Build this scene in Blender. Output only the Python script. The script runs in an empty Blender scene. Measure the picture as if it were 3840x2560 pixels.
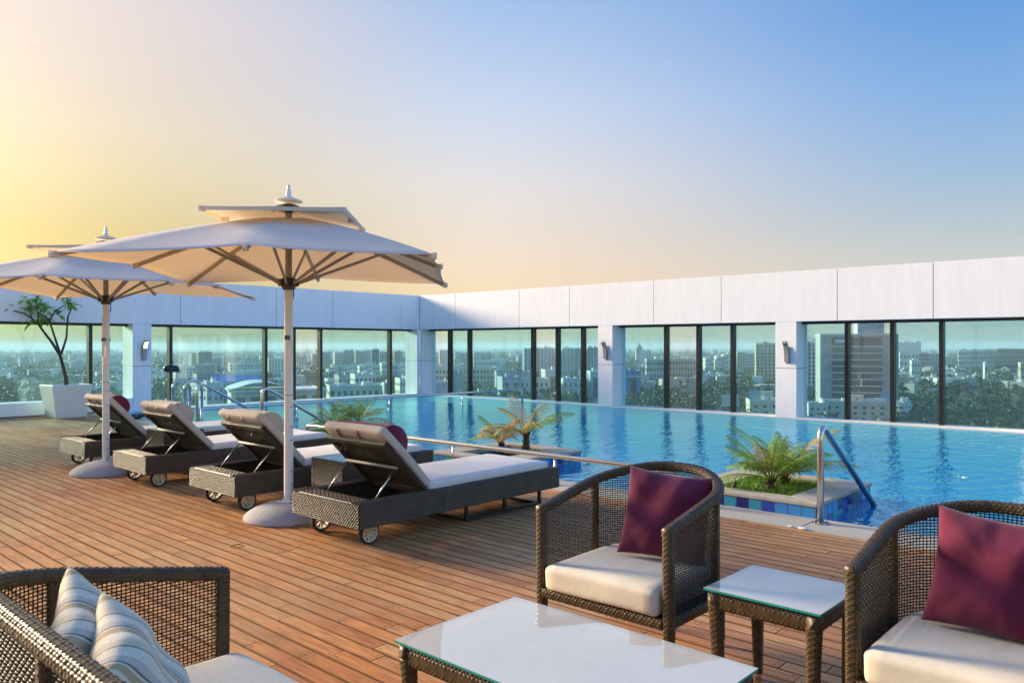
import bpy, bmesh, math, random
import numpy as np
from math import sin, cos, pi, radians, sqrt
from mathutils import Vector, Matrix

random.seed(7); rng = np.random.default_rng(7)
sc = bpy.context.scene
COL = sc.collection

# ------------------------------------------------------------------ camera
cam = bpy.data.cameras.new('camera'); cam_o = bpy.data.objects.new('camera', cam); COL.objects.link(cam_o)
cam.sensor_width = 36.0; cam.lens = 27.37; cam.shift_y = 0.0039
cam.clip_start = 0.05; cam.clip_end = 60000
cam_o.location = (0, 0, 1.55); cam_o.rotation_euler = (radians(90), 0, radians(42.46 - 90))
cam.dof.use_dof = True; cam.dof.focus_distance = 7.5; cam.dof.aperture_fstop = 7.1
sc.camera = cam_o

# ------------------------------------------------------------------ sky, sun, exposure
SUN_AZ, SUN_EL = 102.5, 16.0          # degrees, anticlockwise from +X / above the horizon
world = bpy.data.worlds.new('World'); sc.world = world; world.use_nodes = True
def s2l(c):
    r = []
    for v in c[:3]:
        v = v / 255.0
        r.append(v / 12.92 if v <= 0.04045 else ((v + 0.055) / 1.055) ** 2.4)
    return (r[0], r[1], r[2], 1.0)
def build_sky():
    nt = world.node_tree; N = nt.nodes; L = nt.links
    bg = N['Background']
    tc = N.new('ShaderNodeTexCoord'); sep = N.new('ShaderNodeSeparateXYZ'); L.new(tc.outputs['Generated'], sep.inputs[0])
    def math_(op, a, b=None):
        n = N.new('ShaderNodeMath'); n.operation = op
        for i, v in enumerate((a, b)):
            if v is None: continue
            if isinstance(v, (int, float)): n.inputs[i].default_value = v
            else: L.new(v, n.inputs[i])
        return n.outputs[0]
    elev = math_('MAXIMUM', sep.outputs[2], 0.0)
    hl = math_('SQRT', math_('ADD', math_('MULTIPLY', sep.outputs[0], sep.outputs[0]), math_('MULTIPLY', sep.outputs[1], sep.outputs[1])))
    ca = math_('DIVIDE', math_('ADD', math_('MULTIPLY', sep.outputs[0], cos(radians(SUN_AZ))), math_('MULTIPLY', sep.outputs[1], sin(radians(SUN_AZ)))), math_('MAXIMUM', hl, 0.001))
    def ramp(stops):
        n = N.new('ShaderNodeValToRGB'); n.color_ramp.interpolation = 'LINEAR'
        el = n.color_ramp.elements
        while len(el) > 1: el.remove(el[-1])
        for i, (deg, c) in enumerate(stops):
            e = el[0] if i == 0 else el.new(sin(radians(deg)))
            e.position = sin(radians(deg)); e.color = (*c, 1)
        L.new(elev, n.inputs[0]); return n.outputs[0]
    A = ramp([(0.5, (0.0, 0.025, 0.027)), (4, (0.0, 0.0, 0.0)), (7.3, (0.066, 0.031, 0.0)), (11, (0.133, 0.094, 0.065)), (14, (0.163, 0.121, 0.112)), (17, (0.171, 0.132, 0.142)), (21, (0.186, 0.148, 0.174)), (35, (0.148, 0.179, 0.252)), (60, (0.038, 0.106, 0.251)), (89, (0.022, 0.081, 0.239))])
    B = ramp([(0.5, (0.261, 0.191, 0.124)), (3, (0.219, 0.15, 0.113)), (6, (0.224, 0.158, 0.148)), (11.6, (0.208, 0.183, 0.209)), (17, (0.154, 0.177, 0.256)), (24, (0.084, 0.135, 0.252)), (40, (0.031, 0.098, 0.247)), (89, (0.018, 0.074, 0.234))])
    C = ramp([(0.5, (0.204, 0.181, 0.174)), (3, (0.159, 0.148, 0.17)), (6, (0.135, 0.142, 0.173)), (8, (0.105, 0.13, 0.184)), (11.2, (0.072, 0.12, 0.212)), (16, (0.041, 0.103, 0.234)), (21, (0.017, 0.08, 0.222)), (40, (0.008, 0.061, 0.216)), (89, (0.008, 0.054, 0.207))])
    D = ramp([(0.5, (0.362, 0.316, 0.273)), (3, (0.342, 0.323, 0.298)), (6, (0.294, 0.319, 0.319)), (8, (0.241, 0.294, 0.338)), (11.2, (0.177, 0.267, 0.378)), (16, (0.117, 0.225, 0.403)), (21, (0.072, 0.18, 0.378)), (40, (0.041, 0.129, 0.354)), (89, (0.033, 0.108, 0.331))])
    def mix(f0, f1, a, b):
        mr = N.new('ShaderNodeMapRange'); mr.interpolation_type = 'SMOOTHSTEP'; mr.clamp = True
        mr.inputs['From Min'].default_value = f0; mr.inputs['From Max'].default_value = f1; L.new(ca, mr.inputs['Value'])
        m = N.new('ShaderNodeMix'); m.data_type = 'RGBA'; L.new(mr.outputs[0], m.inputs[0]); L.new(a, m.inputs[6]); L.new(b, m.inputs[7]); return m.outputs[2]
    base = mix(0.50, 0.86, mix(-0.05, 0.53, mix(-0.85, -0.05, D, C), B), A)
    # physical sky for the glow round the low sun
    nis = N.new('ShaderNodeTexSky'); nis.sky_type = 'NISHITA'; nis.sun_disc = False
    nis.sun_elevation = radians(SUN_EL); nis.sun_rotation = radians(90 - SUN_AZ)
    nis.dust_density = 1.6; nis.air_density = 1.0; nis.ozone_density = 1.0
    k = N.new('ShaderNodeVectorMath'); k.operation = 'SCALE'; k.inputs[3].default_value = 0.026; wf = N.new('ShaderNodeVectorMath'); wf.operation = 'MULTIPLY'; wf.inputs[1].default_value = (1.0, 0.90, 0.55); L.new(nis.outputs[0], wf.inputs[0]); L.new(wf.outputs[0], k.inputs[0])
    b1 = N.new('ShaderNodeVectorMath'); b1.operation = 'SCALE'; b1.inputs[3].default_value = 1.0; L.new(base, b1.inputs[0])
    add = N.new('ShaderNodeVectorMath'); add.operation = 'ADD'; L.new(b1.outputs[0], add.inputs[0]); L.new(k.outputs[0], add.inputs[1])
    L.new(add.outputs[0], bg.inputs[0]); bg.inputs[1].default_value = 1.0
build_sky()
sun = bpy.data.lights.new('sun', 'SUN'); sun_o = bpy.data.objects.new('sun', sun); COL.objects.link(sun_o)
sun.energy = 3.9; sun.angle = radians(14.0); sun.color = (1.0, 0.80, 0.55)
_d = Vector((cos(radians(SUN_AZ)) * cos(radians(SUN_EL)), sin(radians(SUN_AZ)) * cos(radians(SUN_EL)), sin(radians(SUN_EL))))
sun_o.rotation_euler = _d.to_track_quat('Z', 'Y').to_euler(); sun_o.location = (0, 0, 30)
sc.view_settings.view_transform = 'Standard'; sc.view_settings.look = 'None'
sc.view_settings.exposure = 1.48; sc.view_settings.gamma = 1.0; sc.view_settings.use_curve_mapping = False
sc.cycles.max_bounces = 10; sc.cycles.transparent_max_bounces = 24
sc.cycles.diffuse_bounces = 4; sc.cycles.glossy_bounces = 4; sc.cycles.transmission_bounces = 4
sc.cycles.volume_bounces = 0
sc.cycles.caustics_reflective = False; sc.cycles.caustics_refractive = False
sc.cycles.sample_clamp_indirect = 6.0
sc.cycles.use_denoising = True

# ------------------------------------------------------------------ materials
MATS = {}
def new_mat(name):
    m = bpy.data.materials.new(name); m.use_nodes = True; MATS[name] = m
    return m, m.node_tree.nodes, m.node_tree.links, m.node_tree.nodes['Principled BSDF']
def bump_from(N, L, p, sock, strength, dist):
    b = N.new('ShaderNodeBump'); b.inputs['Strength'].default_value = strength; b.inputs['Distance'].default_value = dist
    L.new(sock, b.inputs['Height']); L.new(b.outputs[0], p.inputs['Normal']); return b
def noise(N, L, scale, detail=4, rough=0.6, vec=None):
    n = N.new('ShaderNodeTexNoise'); n.inputs['Scale'].default_value = scale; n.inputs['Detail'].default_value = detail; n.inputs['Roughness'].default_value = rough
    if vec is not None: L.new(vec, n.inputs['Vector'])
    return n
def ramp2(N, L, sock, p0, c0, p1, c1):
    r = N.new('ShaderNodeValToRGB'); r.color_ramp.elements[0].position = p0; r.color_ramp.elements[0].color = (*c0[:3], 1)
    r.color_ramp.elements[1].position = p1; r.color_ramp.elements[1].color = (*c1[:3], 1); L.new(sock, r.inputs[0]); return r
def mixc(N, L, fac, a, b, mode='MIX'):
    m = N.new('ShaderNodeMix'); m.data_type = 'RGBA'; m.blend_type = mode
    for i, v in ((0, fac), (6, a), (7, b)):
        if isinstance(v, (int, float)): m.inputs[i].default_value = v
        elif isinstance(v, tuple): m.inputs[i].default_value = (*v[:3], 1)
        else: L.new(v, m.inputs[i])
    return m.outputs[2]
def mathn(N, L, op, a, b=None):
    n = N.new('ShaderNodeMath'); n.operation = op
    for i, v in enumerate((a, b)):
        if v is None: continue
        if isinstance(v, (int, float)): n.inputs[i].default_value = v
        else: L.new(v, n.inputs[i])
    return n.outputs[0]
def plain(name, col, rough=0.5, metal=0.0, spec=0.5, vary=0.0, vscale=8.0, bump=0.0, bscale=60.0):
    m, N, L, p = new_mat(name)
    p.inputs['Base Color'].default_value = (*col, 1); p.inputs['Roughness'].default_value = rough
    p.inputs['Metallic'].default_value = metal; p.inputs['Specular IOR Level'].default_value = spec
    tc = N.new('ShaderNodeTexCoord')
    if vary > 0:
        n = noise(N, L, vscale, 5, 0.65, tc.outputs['Object'])
        r = ramp2(N, L, n.outputs[0], 0.3, [c * (1 - vary) for c in col], 0.72, [min(1, c * (1 + vary * 0.5)) for c in col])
        L.new(r.outputs[0], p.inputs['Base Color'])
    if bump > 0:
        n2 = noise(N, L, bscale, 3, 0.6, tc.outputs['Object']); bump_from(N, L, p, n2.outputs[0], bump, 0.01)
    return m
plain('steel', (0.62, 0.60, 0.56), 0.24, 1.0, vary=0.12, vscale=20)
plain('dark_metal', (0.02, 0.017, 0.015), 0.4, 0.0, vary=0.3, vscale=14)
plain('mullion', (0.009, 0.008, 0.008), 0.38, 0.0)
plain('bracket', (0.30, 0.27, 0.24), 0.4, 0.6, vary=0.2)
plain('lamp_body', (0.34, 0.33, 0.34), 0.42, 0.6, vary=0.15)
plain('umbrella_pole', (0.80, 0.77, 0.70), 0.4, vary=0.07, vscale=5)
plain('umbrella_rib', (0.42, 0.38, 0.31), 0.5, vary=0.15)
plain('hub', (0.07, 0.065, 0.058), 0.45, vary=0.25)
plain('stone_base', (0.44, 0.40, 0.40), 0.85, vary=0.22, vscale=60, bump=0.25, bscale=160)
plain('rubber', (0.018, 0.018, 0.02), 0.7, vary=0.3)
plain('rim_plastic', (0.66, 0.60, 0.48), 0.5, vary=0.15)
plain('pot_white', (0.78, 0.75, 0.66), 0.55, vary=0.10, vscale=4, bump=0.05, bscale=30)
plain('soil', (0.055, 0.036, 0.022), 0.95, vary=0.5, vscale=20, bump=0.8, bscale=40)
plain('coping', (0.47, 0.43, 0.35), 0.8, vary=0.16, vscale=35, bump=0.2, bscale=120)
plain('planter_stone', (0.42, 0.385, 0.32), 0.75, vary=0.22, vscale=9, bump=0.25, bscale=60)
plain('grout', (0.50, 0.46, 0.38), 0.9, vary=0.3, vscale=30, bump=0.4, bscale=80)
plain('ledge', (0.74, 0.72, 0.66), 0.6, vary=0.08)
plain('bark', (0.10, 0.055, 0.035), 0.9, vary=0.4, vscale=18, bump=0.5, bscale=45)
plain('tree_bark', (0.085, 0.055, 0.04), 0.85, vary=0.35, vscale=16, bump=0.4, bscale=50)
plain('sub_deck', (0.012, 0.009, 0.007), 0.95)
plain('black_plastic', (0.012, 0.012, 0.014), 0.35)
plain('hose', (0.02, 0.03, 0.055), 0.4, vary=0.4)
plain('white_petal', (0.85, 0.84, 0.80), 0.6)
plain('pebble', (0.75, 0.72, 0.65), 0.7, vary=0.1)
plain('strap_beige', (0.36, 0.31, 0.25), 0.8)
plain('bird', (0.05, 0.06, 0.06), 0.8)
plain('silver_foot', (0.7, 0.68, 0.64), 0.2, 1.0)
plain('glue_pad', (0.55, 0.45, 0.2), 0.5)
for nm, c in (('tile_navy',(0.008,0.014,0.15)),('tile_royal',(0.015,0.06,0.40)),('tile_sky',(0.04,0.25,0.62)),('tile_turquoise',(0.03,0.36,0.42)),('tile_teal',(0.03,0.26,0.40))):
    plain(nm, c, 0.16, vary=0.15, vscale=12)

def cladding():
    m, N, L, p = new_mat('cladding'); tc = N.new('ShaderNodeTexCoord')
    mp = N.new('ShaderNodeMapping'); mp.inputs['Scale'].default_value = (3, 3, 0.35); L.new(tc.outputs['Object'], mp.inputs[0])
    n = noise(N, L, 3.0, 6, 0.7, mp.outputs[0])
    r = ramp2(N, L, n.outputs[0], 0.32, (0.835, 0.83, 0.815), 0.6, (0.89, 0.89, 0.885))
    mp2 = N.new('ShaderNodeMapping'); mp2.inputs['Scale'].default_value = (9, 9, 0.22); L.new(tc.outputs['Object'], mp2.inputs[0])
    n3 = noise(N, L, 1.0, 3, 0.6, mp2.outputs[0]); s3 = ramp2(N, L, n3.outputs[0], 0.60, (0, 0, 0), 0.78, (1, 1, 1))
    cc = mixc(N, L, mathn(N, L, 'MULTIPLY', s3.outputs[0], 0.20), r.outputs[0], (0.62, 0.58, 0.51))
    L.new(cc, p.inputs['Base Color']); p.inputs['Roughness'].default_value = 0.45
    n2 = noise(N, L, 1.2, 2, 0.5, tc.outputs['Object']); bump_from(N, L, p, n2.outputs[0], 0.06, 0.03)
cladding()
plain('joint', (0.22, 0.17, 0.13), 0.9)

def wood(name):
    m, N, L, p = new_mat(name)
    uv = N.new('ShaderNodeUVMap'); uv.uv_map = 'UVMap'
    oi = N.new('ShaderNodeObjectInfo'); ge = N.new('ShaderNodeNewGeometry')
    rnd = mathn(N, L, 'FRACT', mathn(N, L, 'ADD', oi.outputs['Random'], mathn(N, L, 'MULTIPLY', ge.outputs['Random Per Island'], 7.31)))
    off = N.new('ShaderNodeCombineXYZ'); L.new(mathn(N, L, 'MULTIPLY', rnd, 37.0), off.inputs[0]); L.new(mathn(N, L, 'MULTIPLY', rnd, 91.0), off.inputs[1])
    va = N.new('ShaderNodeVectorMath'); va.operation = 'ADD'; L.new(uv.outputs[0], va.inputs[0]); L.new(off.outputs[0], va.inputs[1])
    mp = N.new('ShaderNodeMapping'); mp.inputs['Scale'].default_value = (2.2, 26, 1); L.new(va.outputs[0], mp.inputs[0])
    g1 = noise(N, L, 1.6, 6, 0.62, mp.outputs[0]); g1.inputs['Distortion'].default_value = 0.5
    mp2 = N.new('ShaderNodeMapping'); mp2.inputs['Scale'].default_value = (3.5, 9, 1); L.new(va.outputs[0], mp2.inputs[0])
    g2 = noise(N, L, 1.1, 4, 0.6, mp2.outputs[0])
    cr = N.new('ShaderNodeValToRGB'); e = cr.color_ramp.elements
    e[0].position = 0.0; e[0].color = (0.41, 0.150, 0.048, 1); e[1].position = 1.0; e[1].color = (0.57, 0.262, 0.092, 1)
    for pos, c in ((0.2, (0.57, 0.252, 0.088)), (0.4, (0.60, 0.238, 0.074)), (0.6, (0.45, 0.168, 0.058)), (0.8, (0.62, 0.300, 0.112))):
        x = e.new(pos); x.color = (*c, 1)
    L.new(rnd, cr.inputs[0])
    gr = ramp2(N, L, g1.outputs[0], 0.32, (0.55, 0.50, 0.46), 0.66, (1.14, 1.14, 1.14))
    c1 = mixc(N, L, 1.0, cr.outputs[0], gr.outputs[0], 'MULTIPLY')
    st = ramp2(N, L, g2.outputs[0], 0.54, (0, 0, 0), 0.80, (1, 1, 1))
    c2 = mixc(N, L, mathn(N, L, 'MULTIPLY', st.outputs[0], 0.55), c1, (0.22, 0.13, 0.075))
    # worn grey patches that run over many boards
    tc = N.new('ShaderNodeNewGeometry')
    g3 = noise(N, L, 0.55, 4, 0.6, tc.outputs['Position'])
    w3 = ramp2(N, L, g3.outputs[0], 0.42, (0, 0, 0), 0.66, (1, 1, 1))
    c3 = mixc(N, L, mathn(N, L, 'MULTIPLY', w3.outputs[0], 0.40), c2, (0.60, 0.40, 0.20))
    # nail heads near the board ends
    sp = N.new('ShaderNodeSeparateXYZ'); L.new(uv.outputs[0], sp.inputs[0])
    at = N.new('ShaderNodeAttribute'); at.attribute_name = 'blen'
    eu = mathn(N, L, 'MINIMUM', sp.outputs[0], mathn(N, L, 'SUBTRACT', at.outputs['Fac'], sp.outputs[0]))
    du = mathn(N, L, 'SUBTRACT', eu, 0.028); dv = mathn(N, L, 'SUBTRACT', mathn(N, L, 'ABSOLUTE', mathn(N, L, 'SUBTRACT', sp.outputs[1], 0.05)), 0.024)
    dd = mathn(N, L, 'SQRT', mathn(N, L, 'ADD', mathn(N, L, 'MULTIPLY', du, du), mathn(N, L, 'MULTIPLY', dv, dv)))
    nail = mathn(N, L, 'LESS_THAN', dd, 0.0055)
    c4 = mixc(N, L, mathn(N, L, 'MULTIPLY', nail, 0.85), c3, (0.03, 0.02, 0.015))
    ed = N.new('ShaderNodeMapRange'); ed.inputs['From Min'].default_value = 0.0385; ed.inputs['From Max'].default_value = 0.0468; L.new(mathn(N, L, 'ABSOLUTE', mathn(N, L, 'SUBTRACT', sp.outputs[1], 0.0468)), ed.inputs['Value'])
    c5 = mixc(N, L, mathn(N, L, 'MULTIPLY', ed.outputs[0], mathn(N, L, 'MULTIPLY', g2.outputs[0], 1.1)), c4, (0.10, 0.055, 0.03))  # long board edges darkened in colour, so the shaded gaps look wider
    L.new(c5, p.inputs['Base Color'])
    rr = ramp2(N, L, g2.outputs[0], 0.3, (0.40, 0.40, 0.40), 0.75, (0.66, 0.66, 0.66)); L.new(rr.outputs[0], p.inputs['Roughness'])
    p.inputs['Specular IOR Level'].default_value = 0.28
    bump_from(N, L, p, g1.outputs[0], 0.22, 0.004)
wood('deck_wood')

def wicker(name, cu, cv, c_dark, c_light, strength=1.0, rough=0.36):
    m, N, L, p = new_mat(name)
    uv = N.new('ShaderNodeUVMap'); uv.uv_map = 'UVMap'; sp = N.new('ShaderNodeSeparateXYZ'); L.new(uv.outputs[0], sp.inputs[0])
    U = mathn(N, L, 'DIVIDE', sp.outputs[0], cu); V = mathn(N, L, 'DIVIDE', sp.outputs[1], cv)
    fv = mathn(N, L, 'FLOOR', V)
    a = mathn(N, L, 'ABSOLUTE', mathn(N, L, 'SINE', mathn(N, L, 'MULTIPLY', mathn(N, L, 'ADD', U, mathn(N, L, 'MULTIPLY', fv, 0.5)), pi)))
    b = mathn(N, L, 'ABSOLUTE', mathn(N, L, 'SINE', mathn(N, L, 'MULTIPLY', V, pi)))
    h = mathn(N, L, 'MULTIPLY', mathn(N, L, 'POWER', a, 0.8), mathn(N, L, 'POWER', b, 0.7))
    tc = N.new('ShaderNodeTexCoord'); n = noise(N, L, 7, 4, 0.6, tc.outputs['Object'])
    base = mixc(N, L, n.outputs[0], tuple(c * 0.55 for c in c_light), c_light)
    col = mixc(N, L, h, c_dark, base)
    L.new(col, p.inputs['Base Color']); p.inputs['Roughness'].default_value = rough
    p.inputs['Specular IOR Level'].default_value = 0.35
    bump_from(N, L, p, h, strength, 0.006)
wicker('wicker_box', 0.030, 0.0145, (0.008, 0.006, 0.005), (0.15, 0.10, 0.055))
wicker('wicker_fine', 0.020, 0.011, (0.008, 0.006, 0.005), (0.06, 0.042, 0.025))
plain('wicker_relief', (0.078, 0.047, 0.022), 0.34, spec=0.5, vary=0.5, vscale=9)
plain('wicker_strand', (0.040, 0.029, 0.017), 0.5, spec=0.3, vary=0.35, vscale=30)
plain('wicker_rim', (0.080, 0.050, 0.023), 0.42, spec=0.3, vary=0.45, vscale=25)

def fabric(name, col, stripes=False, rough=0.9, vary=0.1):
    m, N, L, p = new_mat(name); tc = N.new('ShaderNodeTexCoord')
    n = noise(N, L, 5, 5, 0.65, tc.outputs['Object'])
    r = ramp2(N, L, n.outputs[0], 0.3, [c * (1 - vary) for c in col], 0.7, [min(1, c * (1 + vary * .4)) for c in col])
    mp = N.new('ShaderNodeMapping'); mp.inputs['Scale'].default_value = (60, 420, 420); L.new(tc.outputs['Object'], mp.inputs[0])
    th = noise(N, L, 1.0, 2, 0.6, mp.outputs[0])
    tr = ramp2(N, L, th.outputs[0], 0.3, (0.84, 0.84, 0.84), 0.7, (1.08, 1.08, 1.08))
    out = mixc(N, L, 1.0, r.outputs[0], tr.outputs[0], 'MULTIPLY')
    if stripes:
        uv = N.new('ShaderNodeUVMap'); uv.uv_map = 'UVMap'; sp = N.new('ShaderNodeSeparateXYZ'); L.new(uv.outputs[0], sp.inputs[0])
        cr = N.new('ShaderNodeValToRGB'); cr.color_ramp.interpolation = 'CONSTANT'; e = cr.color_ramp.elements
        e[0].position = 0; e[0].color = (0.70, 0.62, 0.46, 1); e[1].position = 0.22; e[1].color = (0.46, 0.33, 0.18, 1)
        for pos, c in ((0.36, (0.70, 0.62, 0.46)), (0.40, (0.16, 0.145, 0.12)), (0.44, (0.50, 0.46, 0.38)), (0.58, (0.70, 0.62, 0.48)), (0.80, (0.20, 0.18, 0.14)), (0.83, (0.62, 0.53, 0.37))):
            x = e.new(pos); x.color = (*c, 1)
        L.new(mathn(N, L, 'FRACT', mathn(N, L, 'MULTIPLY', sp.outputs[0], 2.5)), cr.inputs[0])
        out = mixc(N, L, 1.0, cr.outputs[0], tr.outputs[0], 'MULTIPLY')
    L.new(out, p.inputs['Base Color']); p.inputs['Roughness'].default_value = rough
    p.inputs['Specular IOR Level'].default_value = 0.25
    p.inputs['Sheen Weight'].default_value = 0.15
    n2 = noise(N, L, 9, 4, 0.55, tc.outputs['Object'])
    ad = mathn(N, L, 'ADD', mathn(N, L, 'MULTIPLY', n2.outputs[0], 1.0), mathn(N, L, 'MULTIPLY', th.outputs[0], 0.06))
    bump_from(N, L, p, ad, 0.16, 0.02)
fabric('cushion', (0.68, 0.60, 0.47))
fabric('mattress', (0.76, 0.71, 0.66))
fabric('mattress_back', (0.52, 0.465, 0.40))
fabric('burgundy', (0.15, 0.016, 0.048), vary=0.2)
fabric('bolster_beige', (0.48, 0.42, 0.34))
fabric('striped', (0.5, 0.45, 0.36), stripes=True)
def canopy_mat():
    m, N, L, p = new_mat('canopy'); tc = N.new('ShaderNodeTexCoord')
    n = noise(N, L, 3, 5, 0.6, tc.outputs['Object']); r = ramp2(N, L, n.outputs[0], 0.3, (0.82, 0.79, 0.74), 0.7, (0.88, 0.86, 0.83))
    L.new(r.outputs[0], p.inputs['Base Color']); p.inputs['Roughness'].default_value = 0.9; p.inputs['Specular IOR Level'].default_value = 0.15
    tr = N.new('ShaderNodeBsdfTranslucent'); tr.inputs[0].default_value = (0.95, 0.78, 0.56, 1)
    mx = N.new('ShaderNodeMixShader'); mx.inputs[0].default_value = 0.42
    L.new(p.outputs[0], mx.inputs[1]); L.new(tr.outputs[0], mx.inputs[2]); L.new(mx.outputs[0], N['Material Output'].inputs[0])
    n2 = noise(N, L, 4, 3, 0.5, tc.outputs['Object']); bump_from(N, L, p, n2.outputs[0], 0.12, 0.03)
canopy_mat()
def glassy(name, tint, ior, gtint=(1, 1, 1), grough=0.0, dust_glare=0.0, bump=0.0):
    m = bpy.data.materials.new(name); m.use_nodes = True; MATS[name] = m; N = m.node_tree.nodes; L = m.node_tree.links
    N.remove(N['Principled BSDF'])
    t = N.new('ShaderNodeBsdfTransparent'); t.inputs[0].default_value = (*tint, 1)
    g = N.new('ShaderNodeBsdfGlossy'); g.inputs[0].default_value = (*gtint, 1); g.inputs['Roughness'].default_value = grough
    f = N.new('ShaderNodeFresnel'); gb = N.new('ShaderNodeNewGeometry')
    mr = N.new('ShaderNodeMapRange'); mr.inputs['To Min'].default_value = ior; mr.inputs['To Max'].default_value = 1.0 / ior; L.new(gb.outputs['Backfacing'], mr.inputs['Value']); L.new(mr.outputs[0], f.inputs[0])
    src = t.outputs[0]
    if dust_glare > 0:
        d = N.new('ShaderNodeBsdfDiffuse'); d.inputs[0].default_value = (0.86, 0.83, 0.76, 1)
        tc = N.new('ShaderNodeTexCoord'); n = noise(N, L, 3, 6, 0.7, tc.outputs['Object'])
        mp = ramp2(N, L, n.outputs[0], 0.3, (dust_glare * .92,) * 3, 0.75, (dust_glare * 1.06,) * 3)
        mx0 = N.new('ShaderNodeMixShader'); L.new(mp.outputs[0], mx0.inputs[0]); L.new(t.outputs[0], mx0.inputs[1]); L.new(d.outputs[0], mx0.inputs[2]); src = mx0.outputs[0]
    mx = N.new('ShaderNodeMixShader'); L.new(f.outputs[0], mx.inputs[0]); L.new(src, mx.inputs[1]); L.new(g.outputs[0], mx.inputs[2])
    L.new(mx.outputs[0], N['Material Output'].inputs[0]); return m
glassy('glass_wide', (0.66, 0.905, 0.96), 1.5, dust_glare=0.006)
glassy('glass_narrow', (0.80, 0.94, 0.97), 1.5, dust_glare=0.006)
glassy('table_glass', (0.93, 0.97, 0.95), 2.6, (1.0, 0.97, 0.92), dust_glare=0.55)  # white diffuse layer painted in for the bright sky reflected on the table tops
glassy('box_glass', (0.90, 0.96, 0.94), 1.7, dust_glare=0.05)
plain('glass_edge', (0.02, 0.30, 0.24), 0.15)
def water_mat():
    m = bpy.data.materials.new('water'); m.use_nodes = True; MATS['water'] = m; N = m.node_tree.nodes; L = m.node_tree.links
    N.remove(N['Principled BSDF'])
    tc = N.new('ShaderNodeNewGeometry')
    mp = N.new('ShaderNodeMapping'); mp.inputs['Rotation'].default_value = (0, 0, radians(25)); mp.inputs['Scale'].default_value = (1.0, 1.9, 1); L.new(tc.outputs['Position'], mp.inputs[0])
    n1 = noise(N, L, 2.6, 3, 0.5, mp.outputs[0]); n2 = noise(N, L, 9.0, 2, 0.5, mp.outputs[0])
    h = mathn(N, L, 'ADD', n1.outputs[0], mathn(N, L, 'MULTIPLY', n2.outputs[0], 0.28))
    b = N.new('ShaderNodeBump'); b.inputs['Strength'].default_value = 0.20; b.inputs['Distance'].default_value = 0.12; L.new(h, b.inputs['Height'])
    t = N.new('ShaderNodeBsdfTransparent'); t.inputs[0].default_value = (0.62, 0.96, 1.0, 1)
    g = N.new('ShaderNodeBsdfGlossy'); g.inputs['Roughness'].default_value = 0.015; g.inputs[0].default_value = (0.58, 0.98, 1, 1); L.new(b.outputs[0], g.inputs['Normal'])
    f = N.new('ShaderNodeFresnel'); f.inputs[0].default_value = 1.75; L.new(b.outputs[0], f.inputs['Normal'])
    df = N.new('ShaderNodeBsdfDiffuse'); df.inputs[0].default_value = (0.006, 0.44, 1.0, 1)
    m0 = N.new('ShaderNodeMixShader'); m0.inputs[0].default_value = 0.40; L.new(t.outputs[0], m0.inputs[1]); L.new(df.outputs[0], m0.inputs[2])
    mx = N.new('ShaderNodeMixShader'); L.new(f.outputs[0], mx.inputs[0]); L.new(m0.outputs[0], mx.inputs[1]); L.new(g.outputs[0], mx.inputs[2])
    L.new(mx.outputs[0], N['Material Output'].inputs[0])
water_mat()
def pool_tile():
    m, N, L, p = new_mat('pool_tile'); g = N.new('ShaderNodeNewGeometry')
    mp = N.new('ShaderNodeMapping'); mp.inputs['Rotation'].default_value = (0, 0, 0); L.new(g.outputs['Position'], mp.inputs[0])
    br = N.new('ShaderNodeTexBrick'); br.offset = 0.0; br.inputs['Scale'].default_value = 1.0; br.inputs['Mortar Size'].default_value = 0.008
    br.inputs['Brick Width'].default_value = 0.30; br.inputs['Row Height'].default_value = 0.30; br.inputs['Bias'].default_value = -0.35
    br.inputs['Color1'].default_value = (0.10, 0.72, 1.0, 1); br.inputs['Color2'].default_value = (0.004, 0.10, 0.62, 1); br.inputs['Mortar'].default_value = (0.20, 0.62, 0.95, 1)
    L.new(mp.outputs[0], br.inputs['Vector'])
    L.new(br.outputs[0], p.inputs['Base Color']); p.inputs['Roughness'].default_value = 0.4
pool_tile()
def leaf_mat(name, c0, c1, trans=0.3):
    m, N, L, p = new_mat(name); oi = N.new('ShaderNodeObjectInfo'); ge = N.new('ShaderNodeNewGeometry')
    rnd = mathn(N, L, 'FRACT', mathn(N, L, 'ADD', oi.outputs['Random'], mathn(N, L, 'MULTIPLY', ge.outputs['Random Per Island'], 5.7)))
    r = ramp2(N, L, rnd, 0.1, c0, 0.95, c1); L.new(r.outputs[0], p.inputs['Base Color']); p.inputs['Roughness'].default_value = 0.5
    tr = N.new('ShaderNodeBsdfTranslucent'); L.new(r.outputs[0], tr.inputs[0]); mx = N.new('ShaderNodeMixShader'); mx.inputs[0].default_value = trans
    L.new(p.outputs[0], mx.inputs[1]); L.new(tr.outputs[0], mx.inputs[2]); L.new(mx.outputs[0], N['Material Output'].inputs[0])
leaf_mat('frond_green', (0.14, 0.31, 0.035), (0.36, 0.46, 0.075), .4)
leaf_mat('frond_yellow', (0.42, 0.40, 0.07), (0.68, 0.47, 0.11), .4)
leaf_mat('frond_brown', (0.46, 0.20, 0.06), (0.60, 0.36, 0.11))
leaf_mat('frangipani_leaf', (0.13, 0.33, 0.03), (0.32, 0.52, 0.07), .4)
leaf_mat('grass', (0.07, 0.20, 0.015), (0.20, 0.38, 0.04))
leaf_mat('city_leaf', (0.010, 0.032, 0.010), (0.055, 0.095, 0.022), 0.12)
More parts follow.
